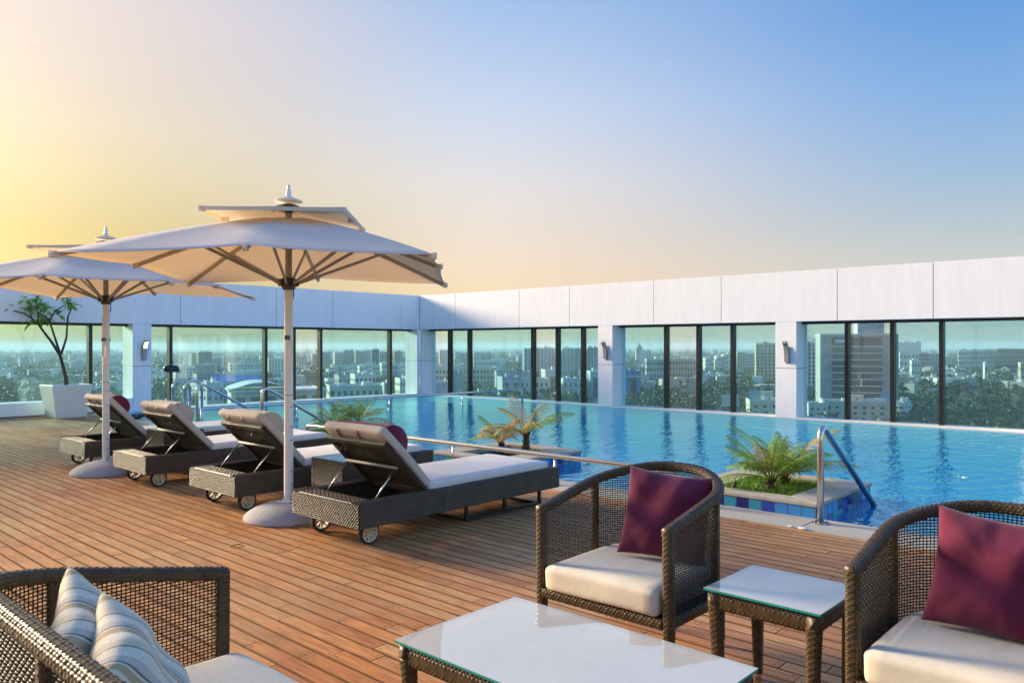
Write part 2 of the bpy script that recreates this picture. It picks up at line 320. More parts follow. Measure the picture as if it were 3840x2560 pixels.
def crown_tint():
    m = MATS['city_leaf']; N = m.node_tree.nodes; L = m.node_tree.links; g = N.new('ShaderNodeNewGeometry'); n = noise(N, L, 0.075, 2, 0.5, g.outputs['Position'])
    r = [x for x in N if x.type == 'VALTORGB'][0]; old = r.inputs[0].links[0].from_socket
    L.new(mathn(N, L, 'ADD', mathn(N, L, 'MULTIPLY', n.outputs[0], 1.0), mathn(N, L, 'MULTIPLY', old, 0.18)), r.inputs[0])
    r.color_ramp.elements[0].position = 0.32; r.color_ramp.elements[1].position = 0.86
crown_tint()
def emis(name, col, s):
    m, N, L, p = new_mat(name); p.inputs['Base Color'].default_value = (*col, 1); p.inputs['Emission Color'].default_value = (*col, 1); p.inputs['Emission Strength'].default_value = s
emis('lamp_glow', (1.0, 0.62, 0.16), 2.2)
plain('lamp_off', (0.30, 0.29, 0.22), 0.3)

# ------------------------------------------------------------------ mesh helpers
class MB:
    def __init__(s): s.v = []; s.f = []; s.uv = []
    def quad(s, pts, uv=None):
        n = len(s.v); s.v += [tuple(p) for p in pts]; s.f.append(tuple(range(n, n + len(pts))))
        s.uv += uv if uv else [(0, 0)] * len(pts)
    def box(s, x0, x1, y0, y1, z0, z1, M=None):
        P = [Vector((x, y, z)) for x in (x0, x1) for y in (y0, y1) for z in (z0, z1)]
        if M is not None: P = [M @ p for p in P]
        dx, dy, dz = x1 - x0, y1 - y0, z1 - z0
        for ids, a, b in (((0, 1, 3, 2), 'yz', 0), ((4, 6, 7, 5), 'yz', 1), ((0, 4, 5, 1), 'xz', 0), ((2, 3, 7, 6), 'xz', 1), ((0, 2, 6, 4), 'xy', 0), ((1, 5, 7, 3), 'xy', 1)):
            uv = []
            for i in ids:
                x = x1 if i & 4 else x0; y = y1 if i & 2 else y0; z = z1 if i & 1 else z0
                uv.append((y, z) if a == 'yz' else (x, z) if a == 'xz' else (y, x))
            s.quad([P[i] for i in ids], uv)
        return s
    def bar(s, a, b, w, h=None, up=(0, 0, 1)):
        a = Vector(a); b = Vector(b); h = h or w; d = b - a; ln = d.length; d.normalize()
        u = Vector(up)
        if abs(d.dot(u)) > 0.99: u = Vector((1, 0, 0))
        sx = d.cross(u).normalized(); u2 = sx.cross(d)
        M = Matrix((( *sx, ), ( *d, ), ( *u2, ))).transposed().to_4x4(); M.translation = a
        return s.box(-w / 2, w / 2, 0, ln, -h / 2, h / 2, M)
    def tube(s, pts, r, n=10, cap=True, closed=False):
        pts = [Vector(p) for p in pts]; m = len(pts); rr = r if hasattr(r, '__len__') else [r] * m
        base = len(s.v); up = None; L = 0
        for i, p in enumerate(pts):
            if closed: t = (pts[(i + 1) % m] - pts[i - 1])
            else: t = pts[min(i + 1, m - 1)] - pts[max(i - 1, 0)]
            t.normalize()
            if up is None:
                up = Vector((0, 0, 1)) if abs(t.z) < 0.9 else Vector((1, 0, 0))
            sx = t.cross(up).normalized(); up = sx.cross(t).normalized()
            for k in range(n):
                a = 2 * pi * k / n; s.v.append(tuple(p + (sx * cos(a) + up * sin(a)) * rr[i]))
        for i in range(m if closed else m - 1):
            ln = (pts[(i + 1) % m] - pts[i]).length
            for k in range(n):
                k2 = (k + 1) % n; j = (i + 1) % m
                s.f.append((base + i * n + k, base + j * n + k, base + j * n + k2, base + i * n + k2))
                u0, u1 = 2 * pi * rr[i] * k / n, 2 * pi * rr[i] * (k + 1) / n
                s.uv += [(L, u0), (L + ln, u0), (L + ln, u1), (L, u1)]
            L += ln
        if cap and not closed:
            s.f.append(tuple(base + k for k in range(n))); s.uv += [(0, 0)] * n
            s.f.append(tuple(base + (m - 1) * n + k for k in reversed(range(n)))); s.uv += [(0, 0)] * n
        return s
    def lathe(s, prof, cx=0, cy=0, n=32, M=None, cap=True):
        base = len(s.v); m = len(prof)
        for r, z in prof:
            for k in range(n):
                a = 2 * pi * k / n; p = Vector((cx + r * cos(a), cy + r * sin(a), z)); s.v.append(tuple(M @ p if M is not None else p))
        for i in range(m - 1):
            for k in range(n):
                k2 = (k + 1) % n; s.f.append((base + i * n + k, base + i * n + k2, base + (i + 1) * n + k2, base + (i + 1) * n + k)); s.uv += [(0, 0)] * 4
        if cap:
            s.f.append(tuple(base + k for k in reversed(range(n)))); s.uv += [(0, 0)] * n
            s.f.append(tuple(base + (m - 1) * n + k for k in range(n))); s.uv += [(0, 0)] * n
        return s
    def grid(s, P, UV=None, cu=False, cv=False):
        P = np.asarray(P); nu, nv = P.shape[:2]; base = len(s.v); s.v += [tuple(p) for p in P.reshape(-1, 3)]
        for i in range(nu if cu else nu - 1):
            for j in range(nv if cv else nv - 1):
                i2, j2 = (i + 1) % nu, (j + 1) % nv
                s.f.append((base + i * nv + j, base + i2 * nv + j, base + i2 * nv + j2, base + i * nv + j2))
                if UV is not None:
                    iu, jv = i + 1, j + 1
                    s.uv += [(UV[0][i], UV[1][j]), (UV[0][min(iu, len(UV[0]) - 1)], UV[1][j]), (UV[0][min(iu, len(UV[0]) - 1)], UV[1][min(jv, len(UV[1]) - 1)]), (UV[0][i], UV[1][min(jv, len(UV[1]) - 1)])]
                else: s.uv += [(0, 0)] * 4
        return s
    def mesh(s, name, smooth=False):
        me = bpy.data.meshes.new(name); me.from_pydata(s.v, [], s.f)
        uvl = me.uv_layers.new(name='UVMap'); uvl.data.foreach_set('uv', np.array(s.uv, dtype=np.float32).ravel())
        if smooth: me.polygons.foreach_set('use_smooth', [True] * len(me.polygons))
        me.update(); return me
    def build(s, name, mat, parent=None, smooth=False, bevel=0.0, seg=2, auto=None):
        me = s.mesh(name, smooth); me.materials.append(MATS[mat]); o = bpy.data.objects.new(name, me); COL.objects.link(o)
        if parent is not None: o.parent = parent
        if bevel: add_bevel(o, bevel, seg)
        if auto: smooth_by_angle(me, auto)
        return o
def smooth_by_angle(me, deg):
    me.polygons.foreach_set('use_smooth', [True] * len(me.polygons))
    bm = bmesh.new(); bm.from_mesh(me)
    for e in bm.edges:
        if len(e.link_faces) == 2 and e.calc_face_angle(0) > radians(deg): e.smooth = False
    bm.to_mesh(me); bm.free()
def add_bevel(o, w, seg=2):
    me = o.data
    bm = bmesh.new(); bm.from_mesh(me); bmesh.ops.remove_doubles(bm, verts=bm.verts, dist=1e-5); bm.to_mesh(me); bm.free()
    m = o.modifiers.new('bevel', 'BEVEL'); m.width = w; m.segments = seg; m.limit_method = 'ANGLE'; m.angle_limit = radians(40)
    return o
def empty(name, loc=(0, 0, 0), rz=0.0):
    o = bpy.data.objects.new(name, None); o.empty_display_size = 0.1; COL.objects.link(o); o.location = loc; o.rotation_euler = (0, 0, rz); return o
def tag(o, label=None, cat=None, group=None, kind=None):
    if label: o['label'] = label
    if cat: o['category'] = cat
    if group: o['group'] = group
    if kind: o['kind'] = kind
    return o
def thing(name, label, cat, loc=(0, 0, 0), rz=0.0, group=None): return tag(empty(name, loc, rz), label, cat, group)
def inst(o, parent=None, loc=None, rot=None):
    c = o.copy(); COL.objects.link(c); c.parent = parent
    if loc is not None: c.location = loc
    if rot is not None: c.rotation_euler = rot
    return c
def copy_tree(o, parent=None):
    c = o.copy(); COL.objects.link(c); c.parent = parent
    for ch in list(o.children): copy_tree(ch, c)
    return c
def arc_pts(c, r, a0, a1, n, ax, ay):
    return [Vector(c) + (Vector(ax) * cos(a0 + (a1 - a0) * i / n) + Vector(ay) * sin(a0 + (a1 - a0) * i / n)) * r for i in range(n + 1)]
def bend(pts, r, n=6):
    """polyline with rounded corners"""
    pts = [Vector(p) for p in pts]; out = [pts[0]]
    for i in range(1, len(pts) - 1):
        a, b, c = pts[i - 1], pts[i], pts[i + 1]; d0 = (a - b).normalized(); d1 = (c - b).normalized()
        ang = d0.angle(d1); t = min(r / math.tan(ang / 2), (a - b).length * .49, (c - b).length * .49)
        p0 = b + d0 * t; p1 = b + d1 * t
        for k in range(n + 1):
            u = k / n; out.append((p0 * (1 - u) + b * u) * (1 - u) + (b * (1 - u) + p1 * u) * u)
    out.append(pts[-1]); return out
# ------------------------------------------------------------------ the setting: deck, coping, pool, water
PITCH, PW = 0.1065, 0.0935
XE = 6.50                                      # deck edge / coping
deck = MB().box(-2.6, XE, -3.0, 19.25, -0.09, -0.03).build('deck', 'sub_deck'); tag(deck, 'timber pool deck of narrow reddish boards', None, None, 'structure')
def plank_mesh(Lg):
    mb = MB(); c = 0.0025
    mb.box(0, PW, 0, Lg, -0.026, -0.0)
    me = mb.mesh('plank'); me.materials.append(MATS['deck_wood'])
    a = me.attributes.new('blen', 'FLOAT', 'POINT'); a.data.foreach_set('value', [Lg] * len(me.vertices)); return me
PLEN = [0.84, 0.92, 1.0, 1.08, 1.2]
PM = [plank_mesh(l - 0.004) for l in PLEN]
def cam_depth(x, y): return x * cos(radians(42.46)) + y * sin(radians(42.46)), x * sin(radians(42.46)) - y * cos(radians(42.46))
planks = []
row = 0; x = XE - 0.006 - PW
while x > -2.5:
    y = -3.0 + random.uniform(-0.9, 0); step = random.random()
    while y < 19.2:
        k = random.choice((0, 0, 1, 1, 2, 3, 4)); l = PLEN[k]
        if y + l > 19.22: l = 19.22 - y
        d, r = cam_depth(x, y + l / 2)
        seen = d > 2.2 and abs(r / d) < 0.70 and 1.62 / d < 0.47
        planks.append((1.0 / d ** 3 if seen else 0.0, x, y, k, l)); y += l + 0.001
    x -= PITCH; row += 1
planks.sort(key=lambda p: -p[0])
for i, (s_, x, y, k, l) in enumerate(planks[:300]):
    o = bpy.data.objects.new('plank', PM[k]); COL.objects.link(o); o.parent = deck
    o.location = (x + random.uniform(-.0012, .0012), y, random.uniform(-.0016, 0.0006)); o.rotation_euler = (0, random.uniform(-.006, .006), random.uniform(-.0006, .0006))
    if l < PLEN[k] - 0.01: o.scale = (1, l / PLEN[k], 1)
mb = MB(); bl = []
for s_, x, y, k, l in planks[300:]:
    dz = random.uniform(-.0016, .0006); n0 = len(mb.v); u0 = len(mb.uv)
    mb.box(x, x + PW, y, y + l - .004, -0.026, dz); bl += [l - .004] * (len(mb.v) - n0)
    for q in range(u0, len(mb.uv)): mb.uv[q] = (mb.uv[q][0] - y, mb.uv[q][1] - x)
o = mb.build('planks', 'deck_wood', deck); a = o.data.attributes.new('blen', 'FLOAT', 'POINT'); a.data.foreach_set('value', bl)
tag(o, kind='stuff')

coping = MB().box(XE, 7.0, -8, 19.25, -0.20, -0.055).build('pool_coping', 'grout'); tag(coping, 'pale stone edging between deck and pool', None, None, 'structure')
y = -8.0
while y < 19.2:
    l = random.uniform(0.86, 0.92); l = min(l, 19.25 - y)
    o = MB().box(0.004, 0.505, 0.003, l - 0.003, -0.05, 0.0).build('coping_stone', 'coping', coping, bevel=0.006); o.location = (XE, y, random.uniform(-.001, .001)); y += l

WZ = -0.04
mb = MB(); mb.box(7.0, 17.1, -8, 19.8, -1.4, -0.95); mb.box(6.9, 7.0, -8, 19.8, -1.4, -0.06); mb.box(16.62, 17.1, -8, 19.8, -1.25, -0.07); mb.box(7.0, 16.6, 19.27, 19.8, -1.25, -0.07); mb.box(7.0, 16.6, -8.1, -8, -1.25, -0.02)
mb.box(7.0, 16.6, 14.52, 14.80, -1.25, -0.075)
tag(mb.build('pool_basin', 'pool_tile'), 'blue tiled pool basin', None, None, 'structure')
mb = MB(); mb.quad([(6.985, -8, WZ), (16.61, -8, WZ), (16.61, 19.26, WZ), (6.985, 19.26, WZ)])
tag(mb.build('water', 'water'), 'rippled blue pool water', None, None, 'structure')

# ------------------------------------------------------------------ the two glazed parapet walls
ZB, ZT = 2.07, 3.16
def wall_box(axis, a0, a1, f0, f1, z0, z1):
    """axis 'R': runs along Y, front face towards -X; axis 'L': runs along X, front towards -Y. f = distance from front plane"""
    if axis == 'R': return MB().box(16.6 + f0, 16.6 + f1, a0, a1, z0, z1)
    return MB().box(a0, a1, 19.25 + f0, 19.25 + f1, z0, z1)
def glazed_wall(name, axis, label, joints, mulls, cols, end, lo, base_to=None):
    root = thing(name, label, 'wall')
    wall_box(axis, lo, end + (0.0 if axis == 'R' else 0.7), 0.03, 0.66, ZB + 0.01, ZT - 0.02).build('backing', 'joint', root)
    js = sorted(joints)
    for a, b in zip(js[:-1], js[1:]):
        wall_box(axis, a + .007, b - .007, 0.0, 0.7, ZB, ZT).build('panel', 'cladding', root, bevel=0.004)
    wall_box(axis, lo, end, 0.30, 0.52, ZB - 0.055, ZB - 0.002).build('head_trim', 'mullion', root)
    wall_box(axis, lo if base_to is None else 7.0, end, 0.0, 0.6, -0.4, -0.012).build('sill', 'ledge', root, bevel=0.008)
    for a, b in cols:
        wall_box(axis, a, b, 0.002, 0.6, -0.3, 1.046).build('column_panel', 'cladding', root, bevel=0.004)
        wall_box(axis, a, b, 0.002, 0.6, 1.058, ZB - 0.002).build('column_panel', 'cladding', root, bevel=0.004)
        wall_box(axis, a + .01, b - .01, 0.03, 0.58, 1.04, 1.064).build('column_joint', 'joint', root)
    ms = sorted(mulls)
    for m in ms:
        mb = wall_box(axis, m, m + 0.08, 0.30, 0.46, -0.012, ZB - 0.04); mb.build('mullion', 'mullion', root, bevel=0.004)
    edges = [lo] + ms + [end]
    blocks = sorted(list(cols))
    for i in range(len(edges) - 1):
        a, b = edges[i] + (0.08 if i else 0), edges[i + 1]
        segs = [(a, b)]
        for c0, c1 in blocks:
            new = []
            for s0, s1 in segs:
                if c1 <= s0 or c0 >= s1: new.append((s0, s1))
                else:
                    if c0 - s0 > .02: new.append((s0, c0))
                    if s1 - c1 > .02: new.append((c1, s1))
            segs = new
        for s0, s1 in segs:
            z0 = -0.012
            if base_to is not None and s1 <= base_to + 1e-6: z0 = 0.30
            wide = (b - a) > 1.5
            wall_box(axis, s0, s1, 0.440, 0.452, z0, ZB - 0.05).build('pane', 'glass_wide' if wide or (i % 3 == 1) else 'glass_narrow', root)
    return root
R_J = [19.25, 17.57, 14.91, 13.08, 10.43, 8.61, 5.97, 4.15, 1.5, -0.32, -2.96, -4.8, -8]
R_M = [18.16, 17.27, 14.65, 13.74, 12.85, 10.25, 9.35, 8.46, 5.85, 4.95, 4.05, 1.45, 0.55, -0.35, -2.95, -3.85, -4.75]
right_wall = glazed_wall('glazed_wall', 'R', 'white panelled parapet wall with tinted glass panes along the far side of the pool', R_J, R_M,
                         [(19.14, 19.25), (11.67, 12.13), (6.84, 7.31), (2.2, 2.66)], 19.25, -8.0)
L_J = [16.6, 15.86, 13.25, 11.43, 8.77, 4.2, 1.6, -0.2, -2.6]
L_M = [15.63, 13.04, 12.15, 11.26, 8.62, 6.74, 4.1, 3.2, 2.3, -0.3]
left_wall = glazed_wall('glazed_wall', 'L', 'white panelled parapet wall with glass panes behind the potted tree and loungers', L_J, L_M,
                        [(16.5, 16.6), (7.61, 8.05)], 16.6, -2.6, base_to=7.61)
MB().box(-2.6, 7.605, 19.252, 19.85, -0.02, 0.30).build('base_wall', 'cladding', left_wall, bevel=0.006)
MB().box(-2.6, 7.0, 19.215, 19.25, -0.03, 0.018).build('skirting', 'sub_deck', left_wall)

# ------------------------------------------------------------------ planters standing in the pool
TILES = ['tile_navy', 'tile_royal', 'tile_sky', 'tile_turquoise', 'tile_teal', 'tile_sky', 'tile_royal', 'tile_navy', 'tile_teal']
tile_me = {}
for t in set(TILES):
    mb = MB().box(-0.060, 0.060, -0.004, 0.004, -0.048, 0.048); tile_me[t] = mb.mesh('tile'); tile_me[t].materials.append(MATS[t])
def planter(label, y0, y1, x0=6.985, x1=8.42, zt=0.135, soil_z=0.06):
    root = thing('pool_planter', label, 'planter', (0, 0, 0), group='square planters along the pool edge')
    ix0, ix1, iy0, iy1 = x0 + .21, x1 - .27, y0 + .32, y1 - .32
    mb = MB()
    mb.box(x0, ix0 + .02, y0, y1, -1.2, zt - .035); mb.box(ix1 - .02, x1, y0, y1, -1.2, zt - .035)
    mb.box(ix0, ix1, y0, iy0 + .02, -1.2, zt - .035); mb.box(ix0, ix1, iy1 - .02, y1, -1.2, zt - .035)
    mb.build('wall', 'grout', root)
    o = 0.018                                       # stone rim, four mitred slabs
    A = [(x0 - o, y0 - o), (x1 + o, y0 - o), (x1 + o, y1 + o), (x0 - o, y1 + o)]; I = [(ix0, iy0), (ix1, iy0), (ix1, iy1), (ix0, iy1)]
    for i in range(4):
        j = (i + 1) % 4; q = [A[i], A[j], I[j], I[i]]; mb = MB(); c = Vector((sum(p[0] for p in q) / 4, sum(p[1] for p in q) / 4))
        q = [tuple(c + (Vector(p) - c) * 0.997) for p in q]
        mb.quad([(*p, zt) for p in q]); mb.quad([(*p, zt - .033) for p in reversed(q)])
        for a in range(4):
            b = (a + 1) % 4; mb.quad([(*q[a], zt - .033), (*q[b], zt - .033), (*q[b], zt), (*q[a], zt)])
        mb.build('rim_stone', 'planter_stone', root, bevel=0.005)
    def tiles(p0, p1, nrm, rows):
        p0, p1 = Vector(p0), Vector(p1); d = p1 - p0; n = max(1, round(d.length / 0.128)); st = d / n; rz = math.atan2(d.y, d.x)
        for r_ in range(rows):
            for i in range(n):
                t = TILES[(random.randrange(9) + i) % 9]
                ob = bpy.data.objects.new('tile', tile_me[t]); COL.objects.link(ob); ob.parent = root
                c = p0 + st * (i + .5) + Vector(nrm) * 0.003
                ob.location = (c.x, c.y, zt - .088 - r_ * .102 + random.uniform(-.0015, .0015)); ob.rotation_euler = (0, 0, rz); ob.scale = (st.length / .128 * .985, 1, 1)
    tiles((x0, y0), (x0, y1), (-1, 0), 1); tiles((x0, y0), (x1, y0), (0, -1), 2); tiles((x1, y0), (x1, y1), (1, 0), 2); tiles((x0, y1), (x1, y1), (0, 1), 2)
    tiles((ix1 - .02, iy0), (ix1 - .02, iy1), (-1, 0), 1); tiles((ix0, iy1 - .02), (ix1, iy1 - .02), (0, -1), 1)
    mb = MB(); nx, ny = 24, 18; P = np.zeros((nx, ny, 3))
    for i in range(nx):
        for j in range(ny):
            xx = ix0 + (ix1 - ix0) * i / (nx - 1); yy = iy0 + (iy1 - iy0) * j / (ny - 1); P[i, j] = (xx, yy, soil_z + .022 * sin(xx * 9 + yy * 5) * sin(yy * 8) + random.uniform(-.006, .006))
    mb.grid(P).build('soil', 'soil', root, smooth=True)
    return root, (ix0, ix1, iy0, iy1)
PL3, IN3 = planter('tiled pool planter with long grass and thick palms beside the near handrail', 2.70, 4.10)
PL2, IN2 = planter('tiled pool planter with bare soil and two sparse palms behind the nearest lounger', 6.44, 7.84, soil_z=0.05)
PL1, IN1 = planter('farthest tiled pool planter, half hidden behind the loungers', 10.2, 11.6)
def grass(parent, box, n, hmin, hmax, z):
    mb = MB()
    for _ in range(n):
        x = random.uniform(box[0] + .02, box[1] - .02); y = random.uniform(box[2] + .02, box[3] - .02); h = random.uniform(hmin, hmax); a = random.uniform(0, 2 * pi); w = random.uniform(.0025, .005); ln = random.uniform(.1, .6) * h; b = random.uniform(0, 2 * pi)
        dx, dy = cos(a) * w, sin(a) * w; tx, ty = cos(b) * ln, sin(b) * ln
        mb.quad([(x - dx, y - dy, z), (x + dx, y + dy, z), (x + dx * .7 + tx * .35, y + dy * .7 + ty * .35, z + h * .6), (x - dx * .7 + tx * .35, y - dy * .7 + ty * .35, z + h * .6)])
        mb.quad([(x - dx * .7 + tx * .35, y - dy * .7 + ty * .35, z + h * .6), (x + dx * .7 + tx * .35, y + dy * .7 + ty * .35, z + h * .6), (x + tx, y + ty, z + h)])
    return mb.build('grass', 'grass', None)
tag(grass(None, IN3, 5200, .05, .12, .055), 'dense green grass filling the near pool planter', None, None, 'stuff')
tag(grass(None, (7.75, 8.12, 6.78, 7.0), 260, .05, .11, .05), 'tuft of grass in the middle pool planter', None, None, 'stuff')
tag(grass(None, IN1, 3000, .06, .13, .055), 'dense green grass filling the farthest pool planter', None, None, 'stuff')

def palm(label, loc, nfr, length, trunk_h, trunk_r, droop, mats, seed, up=(25, 80)):
    R = random.Random(seed)
    root = thing('palm', label, 'palm', loc, 0.0, 'young palms in the pool planters')
    n = 9; mb = MB(); prof = []
    for i in range(n):
        t = i / (n - 1); prof.append((trunk_r * (1.0 - .3 * t) * (1 + .16 * (i % 2)), trunk_h * t))
    mb.lathe(prof, n=12)
    for i in range(26):                               # old leaf bases
        a = R.uniform(0, 2 * pi); z = R.uniform(.1, 1.0) * trunk_h; p = Vector((cos(a), sin(a), 0))
        mb.bar(p * trunk_r * .8 + Vector((0, 0, z - .02)), p * trunk_r * R.uniform(1.25, 1.7) + Vector((0, 0, z + R.uniform(.02, .05))), .012, .006)
    mb.build('trunk', 'bark', root)
    for k in range(nfr):
        a = 2 * pi * (k * 0.382) + R.uniform(-.3, .3); el = radians(R.uniform(*up)) if k < nfr - 2 else radians(R.uniform(20, 34)); Lg = length * R.uniform(.72, 1.1)
        dirh = Vector((cos(a), sin(a), 0)); side = Vector((-sin(a), cos(a), 0)); pts = []; p = dirh * trunk_r * .4 + Vector((0, 0, trunk_h * .95)); e = el; m = 18
        dr = droop * R.uniform(.7, 1.3)
        for i in range(m + 1):
            pts.append(p.copy()); p = p + (dirh * cos(e) + Vector((0, 0, 1)) * sin(e)) * (Lg / m); e -= radians(dr) / m * (0.5 + 1.2 * i / m)
        mb = MB(); mb.tube(pts, [.0075 * (1 - .8 * i / m) + .0012 for i in range(m + 1)], 5)
        nl = 40
        for i in range(nl):
            t = .16 + .84 * i / nl; f = t * m; j = min(int(f), m - 1); q = pts[j].lerp(pts[j + 1], f - j); tg = (pts[j + 1] - pts[j]).normalized(); nr = side.cross(tg).normalized()
            ll = Lg * (.30 * sin(pi * min(1, (t * .9 + .12))) + .05) * R.uniform(.8, 1.15)
            for sgn in (-1, 1):
                d = (tg * R.uniform(.55, .8) + side * sgn * .8 + nr * R.uniform(.1, .4)).normalized(); w = .0033 + .0016 * R.random()
                mid = q + d * ll * .5; tip = q + d * ll + Vector((0, 0, -ll * R.uniform(.12, .4))); wv = d.cross(nr).normalized() * w
                mb.quad([q - wv * .5, q + wv * .5, mid + wv, mid - wv]); mb.quad([mid - wv, mid + wv, tip])
        mt = mats[k % len(mats)]
        if 'curled brown' in label and k == 4: mt = 'frond_brown'
        mb.build('frond', mt, root)
    return root
G, Yl, Br = 'frond_green', 'frond_yellow', 'frond_brown'
palm('palm with curled brown frond in the near planter', (7.45, 3.33, .05), 15, .62, .17, .045, 55, [G, G, G, G, Yl, G, G, G, G], 3, (30, 80))
palm('bushy green palm at the back of the near planter', (7.86, 3.36, .05), 15, .72, .16, .042, 50, [G, G, Yl, G, G, G, G, G], 4, (28, 78))
palm('taller palm with thick brown trunk in the middle planter', (8.0, 7.06, .05), 10, .74, .30, .05, 62, [Yl, Yl, G, Br, Yl, G], 5, (14, 74))
palm('short sparse palm on the left of the middle planter', (7.82, 7.36, .05), 8, .60, .17, .035, 58, [Yl, G, Br, G, Yl], 6, (14, 76))
palm('small palm on the left of the farthest planter', (7.5, 10.82, .05), 10, .50, .20, .03, 50, [G, Yl, G], 8, (30, 80))
palm('spreading palm on the right of the farthest planter', (7.95, 10.78, .05), 12, .66, .22, .035, 55, [G, G, Yl, G], 9, (25, 75))
# ------------------------------------------------------------------ rails
def steel_rail(name, label, pts, r, radius, posts=(), cat='handrail', flange=None, group=None):
    root = thing(name, label, cat, (0, 0, 0), 0, group)
    MB().tube(bend(pts, radius, 8), r, 14).build('rail', 'steel', root, smooth=True)
    for (x, y, z0, z1) in posts:
        MB().tube([(x, y, z0), (x, y, z1)], r * .55, 10).build('post', 'steel', root, smooth=True)
        MB().tube([(x, y, z0 - .005), (x, y, z0 + .12)], r * .95, 12).build('sleeve', 'steel', root, smooth=True)
        MB().lathe([(r * 2.0, z0 - .004), (r * 2.0, z0 + .006), (r * 1.0, z0 + .014)], x, y, 18).build('base_flange', 'steel', root, smooth=False)
    for (x, y, z) in (flange or ()):
        MB().lathe([(.075, z), (.075, z + .008), (.045, z + .014)], x, y, 24).build('base_flange', 'steel', root)
        for a in range(3):
            MB().lathe([(.009, z + .008), (.009, z + .02), (.004, z + .026)], x + .058 * cos(a * 2.1 + .5), y + .058 * sin(a * 2.1 + .5), 8).build('bolt', 'bracket', root)
    return root
H_ = .9
steel_rail('pool_handrail', 'steel handrail slanting into the water beside the near planter', [(6.83, 2.60, 0), (6.83, 2.60, .88), (8.32, 2.57, -.15)], .029, .085, flange=[(6.83, 2.60, 0)])
steel_rail('pool_handrail', 'steel handrail sloping into the pool just behind the umbrella pole', [(6.68, 11.70, 0), (6.68, 11.70, H_), (8.45, 11.70, -.12)], .027, .12, flange=[(6.68, 11.70, 0)])
steel_rail('pool_handrail', 'steel handrail sloping into the pool right of the arched grab rails', [(6.68, 14.0, 0), (6.68, 14.0, H_), (8.5, 14.0, -.12)], .027, .14, flange=[(6.68, 14.0, 0)])
def arch_rail(label, x, y, w):
    pts = [(x, y, 0), (x, y, H_ - w / 2)] + [tuple(p) for p in arc_pts((x + w / 2, y, H_ - w / 2 - .02), w / 2, pi, 0, 12, (1, 0, 0), (0, 0, 1))] + [(x + w, y, H_ - w / 2), (x + w, y, -.3)]
    root = thing('grab_rail', label, 'handrail', (0, 0, 0), 0, 'arched grab rails at the far pool end')
    MB().tube(pts, .026, 14).build('rail', 'steel', root, smooth=True)
    MB().lathe([(.07, 0), (.07, .008), (.04, .014)], x, y, 20).build('base_flange', 'steel', root)
arch_rail('arched steel grab rail nearest the white column', 6.70, 15.06, .34)
arch_rail('arched steel grab rail second from the white column', 6.70, 14.55, .34)
steel_rail('pool_railing', 'low steel railing on the deck edge behind the loungers', [(6.72, 10.42, -.01), (6.72, 10.42, .32), (6.72, 3.95, .32), (6.72, 3.95, -.01)], .028, .06,
           [(6.72, 8.8, 0, .31), (6.72, 7.15, 0, .31), (6.72, 5.50, 0, .31)], 'railing')
steel_rail('pool_railing', 'low steel railing crossing the far end of the pool', [(7.02, 14.66, -.04), (7.02, 14.66, .31), (16.45, 14.66, .31), (16.45, 14.66, -.08)], .027, .07,
           [(9.2, 14.66, -.05, .30), (11.7, 14.66, -.05, .30), (14.1, 14.66, -.05, .30)], 'railing')

# ------------------------------------------------------------------ wall lamps
def wall_lamp(label, loc, rz, lit):
    root = thing('wall_lamp', label, 'lamp', loc, rz, 'curved wall lamps on the columns')      # local: -x is out of the wall, z up from the lamp's foot
    MB().box(-.022, 0, -.05, .05, .0, .36).build('back_plate', 'lamp_body', root, bevel=.004)
    pts = [(-.06, 0, .03), (-.062, 0, .18), (-.075, 0, .30), (-.11, 0, .40), (-.165, 0, .455), (-.20, 0, .465)]
    mb = MB(); n = len(pts); P = np.zeros((n, 4, 3)); th = .028
    for i, p in enumerate(pts):
        a = Vector(pts[max(i - 1, 0)]); b = Vector(pts[min(i + 1, n - 1)]); t = (b - a).normalized(); nn = Vector((t.z, 0, -t.x))
        for k, (sy, sn) in enumerate(((-1, -1), (1, -1), (1, 1), (-1, 1))): P[i, k] = tuple(Vector(p) + Vector((0, .05 * sy, 0)) + nn * th * sn)
    mb.grid(P, cv=True); b0 = len(mb.v) - 4 * n; mb.f.append((0, 1, 2, 3)); mb.uv += [(0, 0)] * 4; mb.f.append(tuple(4 * (n - 1) + k for k in (3, 2, 1, 0))); mb.uv += [(0, 0)] * 4
    mb.build('shade', 'lamp_body', root, bevel=.004)
    mb = MB(); Q = np.zeros((4, 2, 3))
    for i, ii in enumerate((2, 3, 4, 5)):
        p = Vector(pts[ii]); a = Vector(pts[ii - 1]); b = Vector(pts[min(ii + 1, n - 1)]); t = (b - a).normalized(); nn = Vector((t.z, 0, -t.x))
        for k, sy in enumerate((-1, 1)): Q[i, k] = tuple(p + Vector((0, .04 * sy, 0)) - nn * (th + .003))
    mb.grid(Q).build('diffuser', 'lamp_glow' if lit else 'lamp_off', root)
    MB().box(-.045, -.02, -.025, .025, .1, .16).build('bracket', 'bracket', root)
wall_lamp('lit curved lamp glowing amber on the column by the potted tree', (7.86, 19.252, 1.19), radians(90), True)
wall_lamp('unlit curved lamp on the column left of the near planter', (16.602, 11.86, 1.18), 0, False)
wall_lamp('unlit curved lamp on the column above the near planter', (16.602, 7.03, 1.16), 0, False)

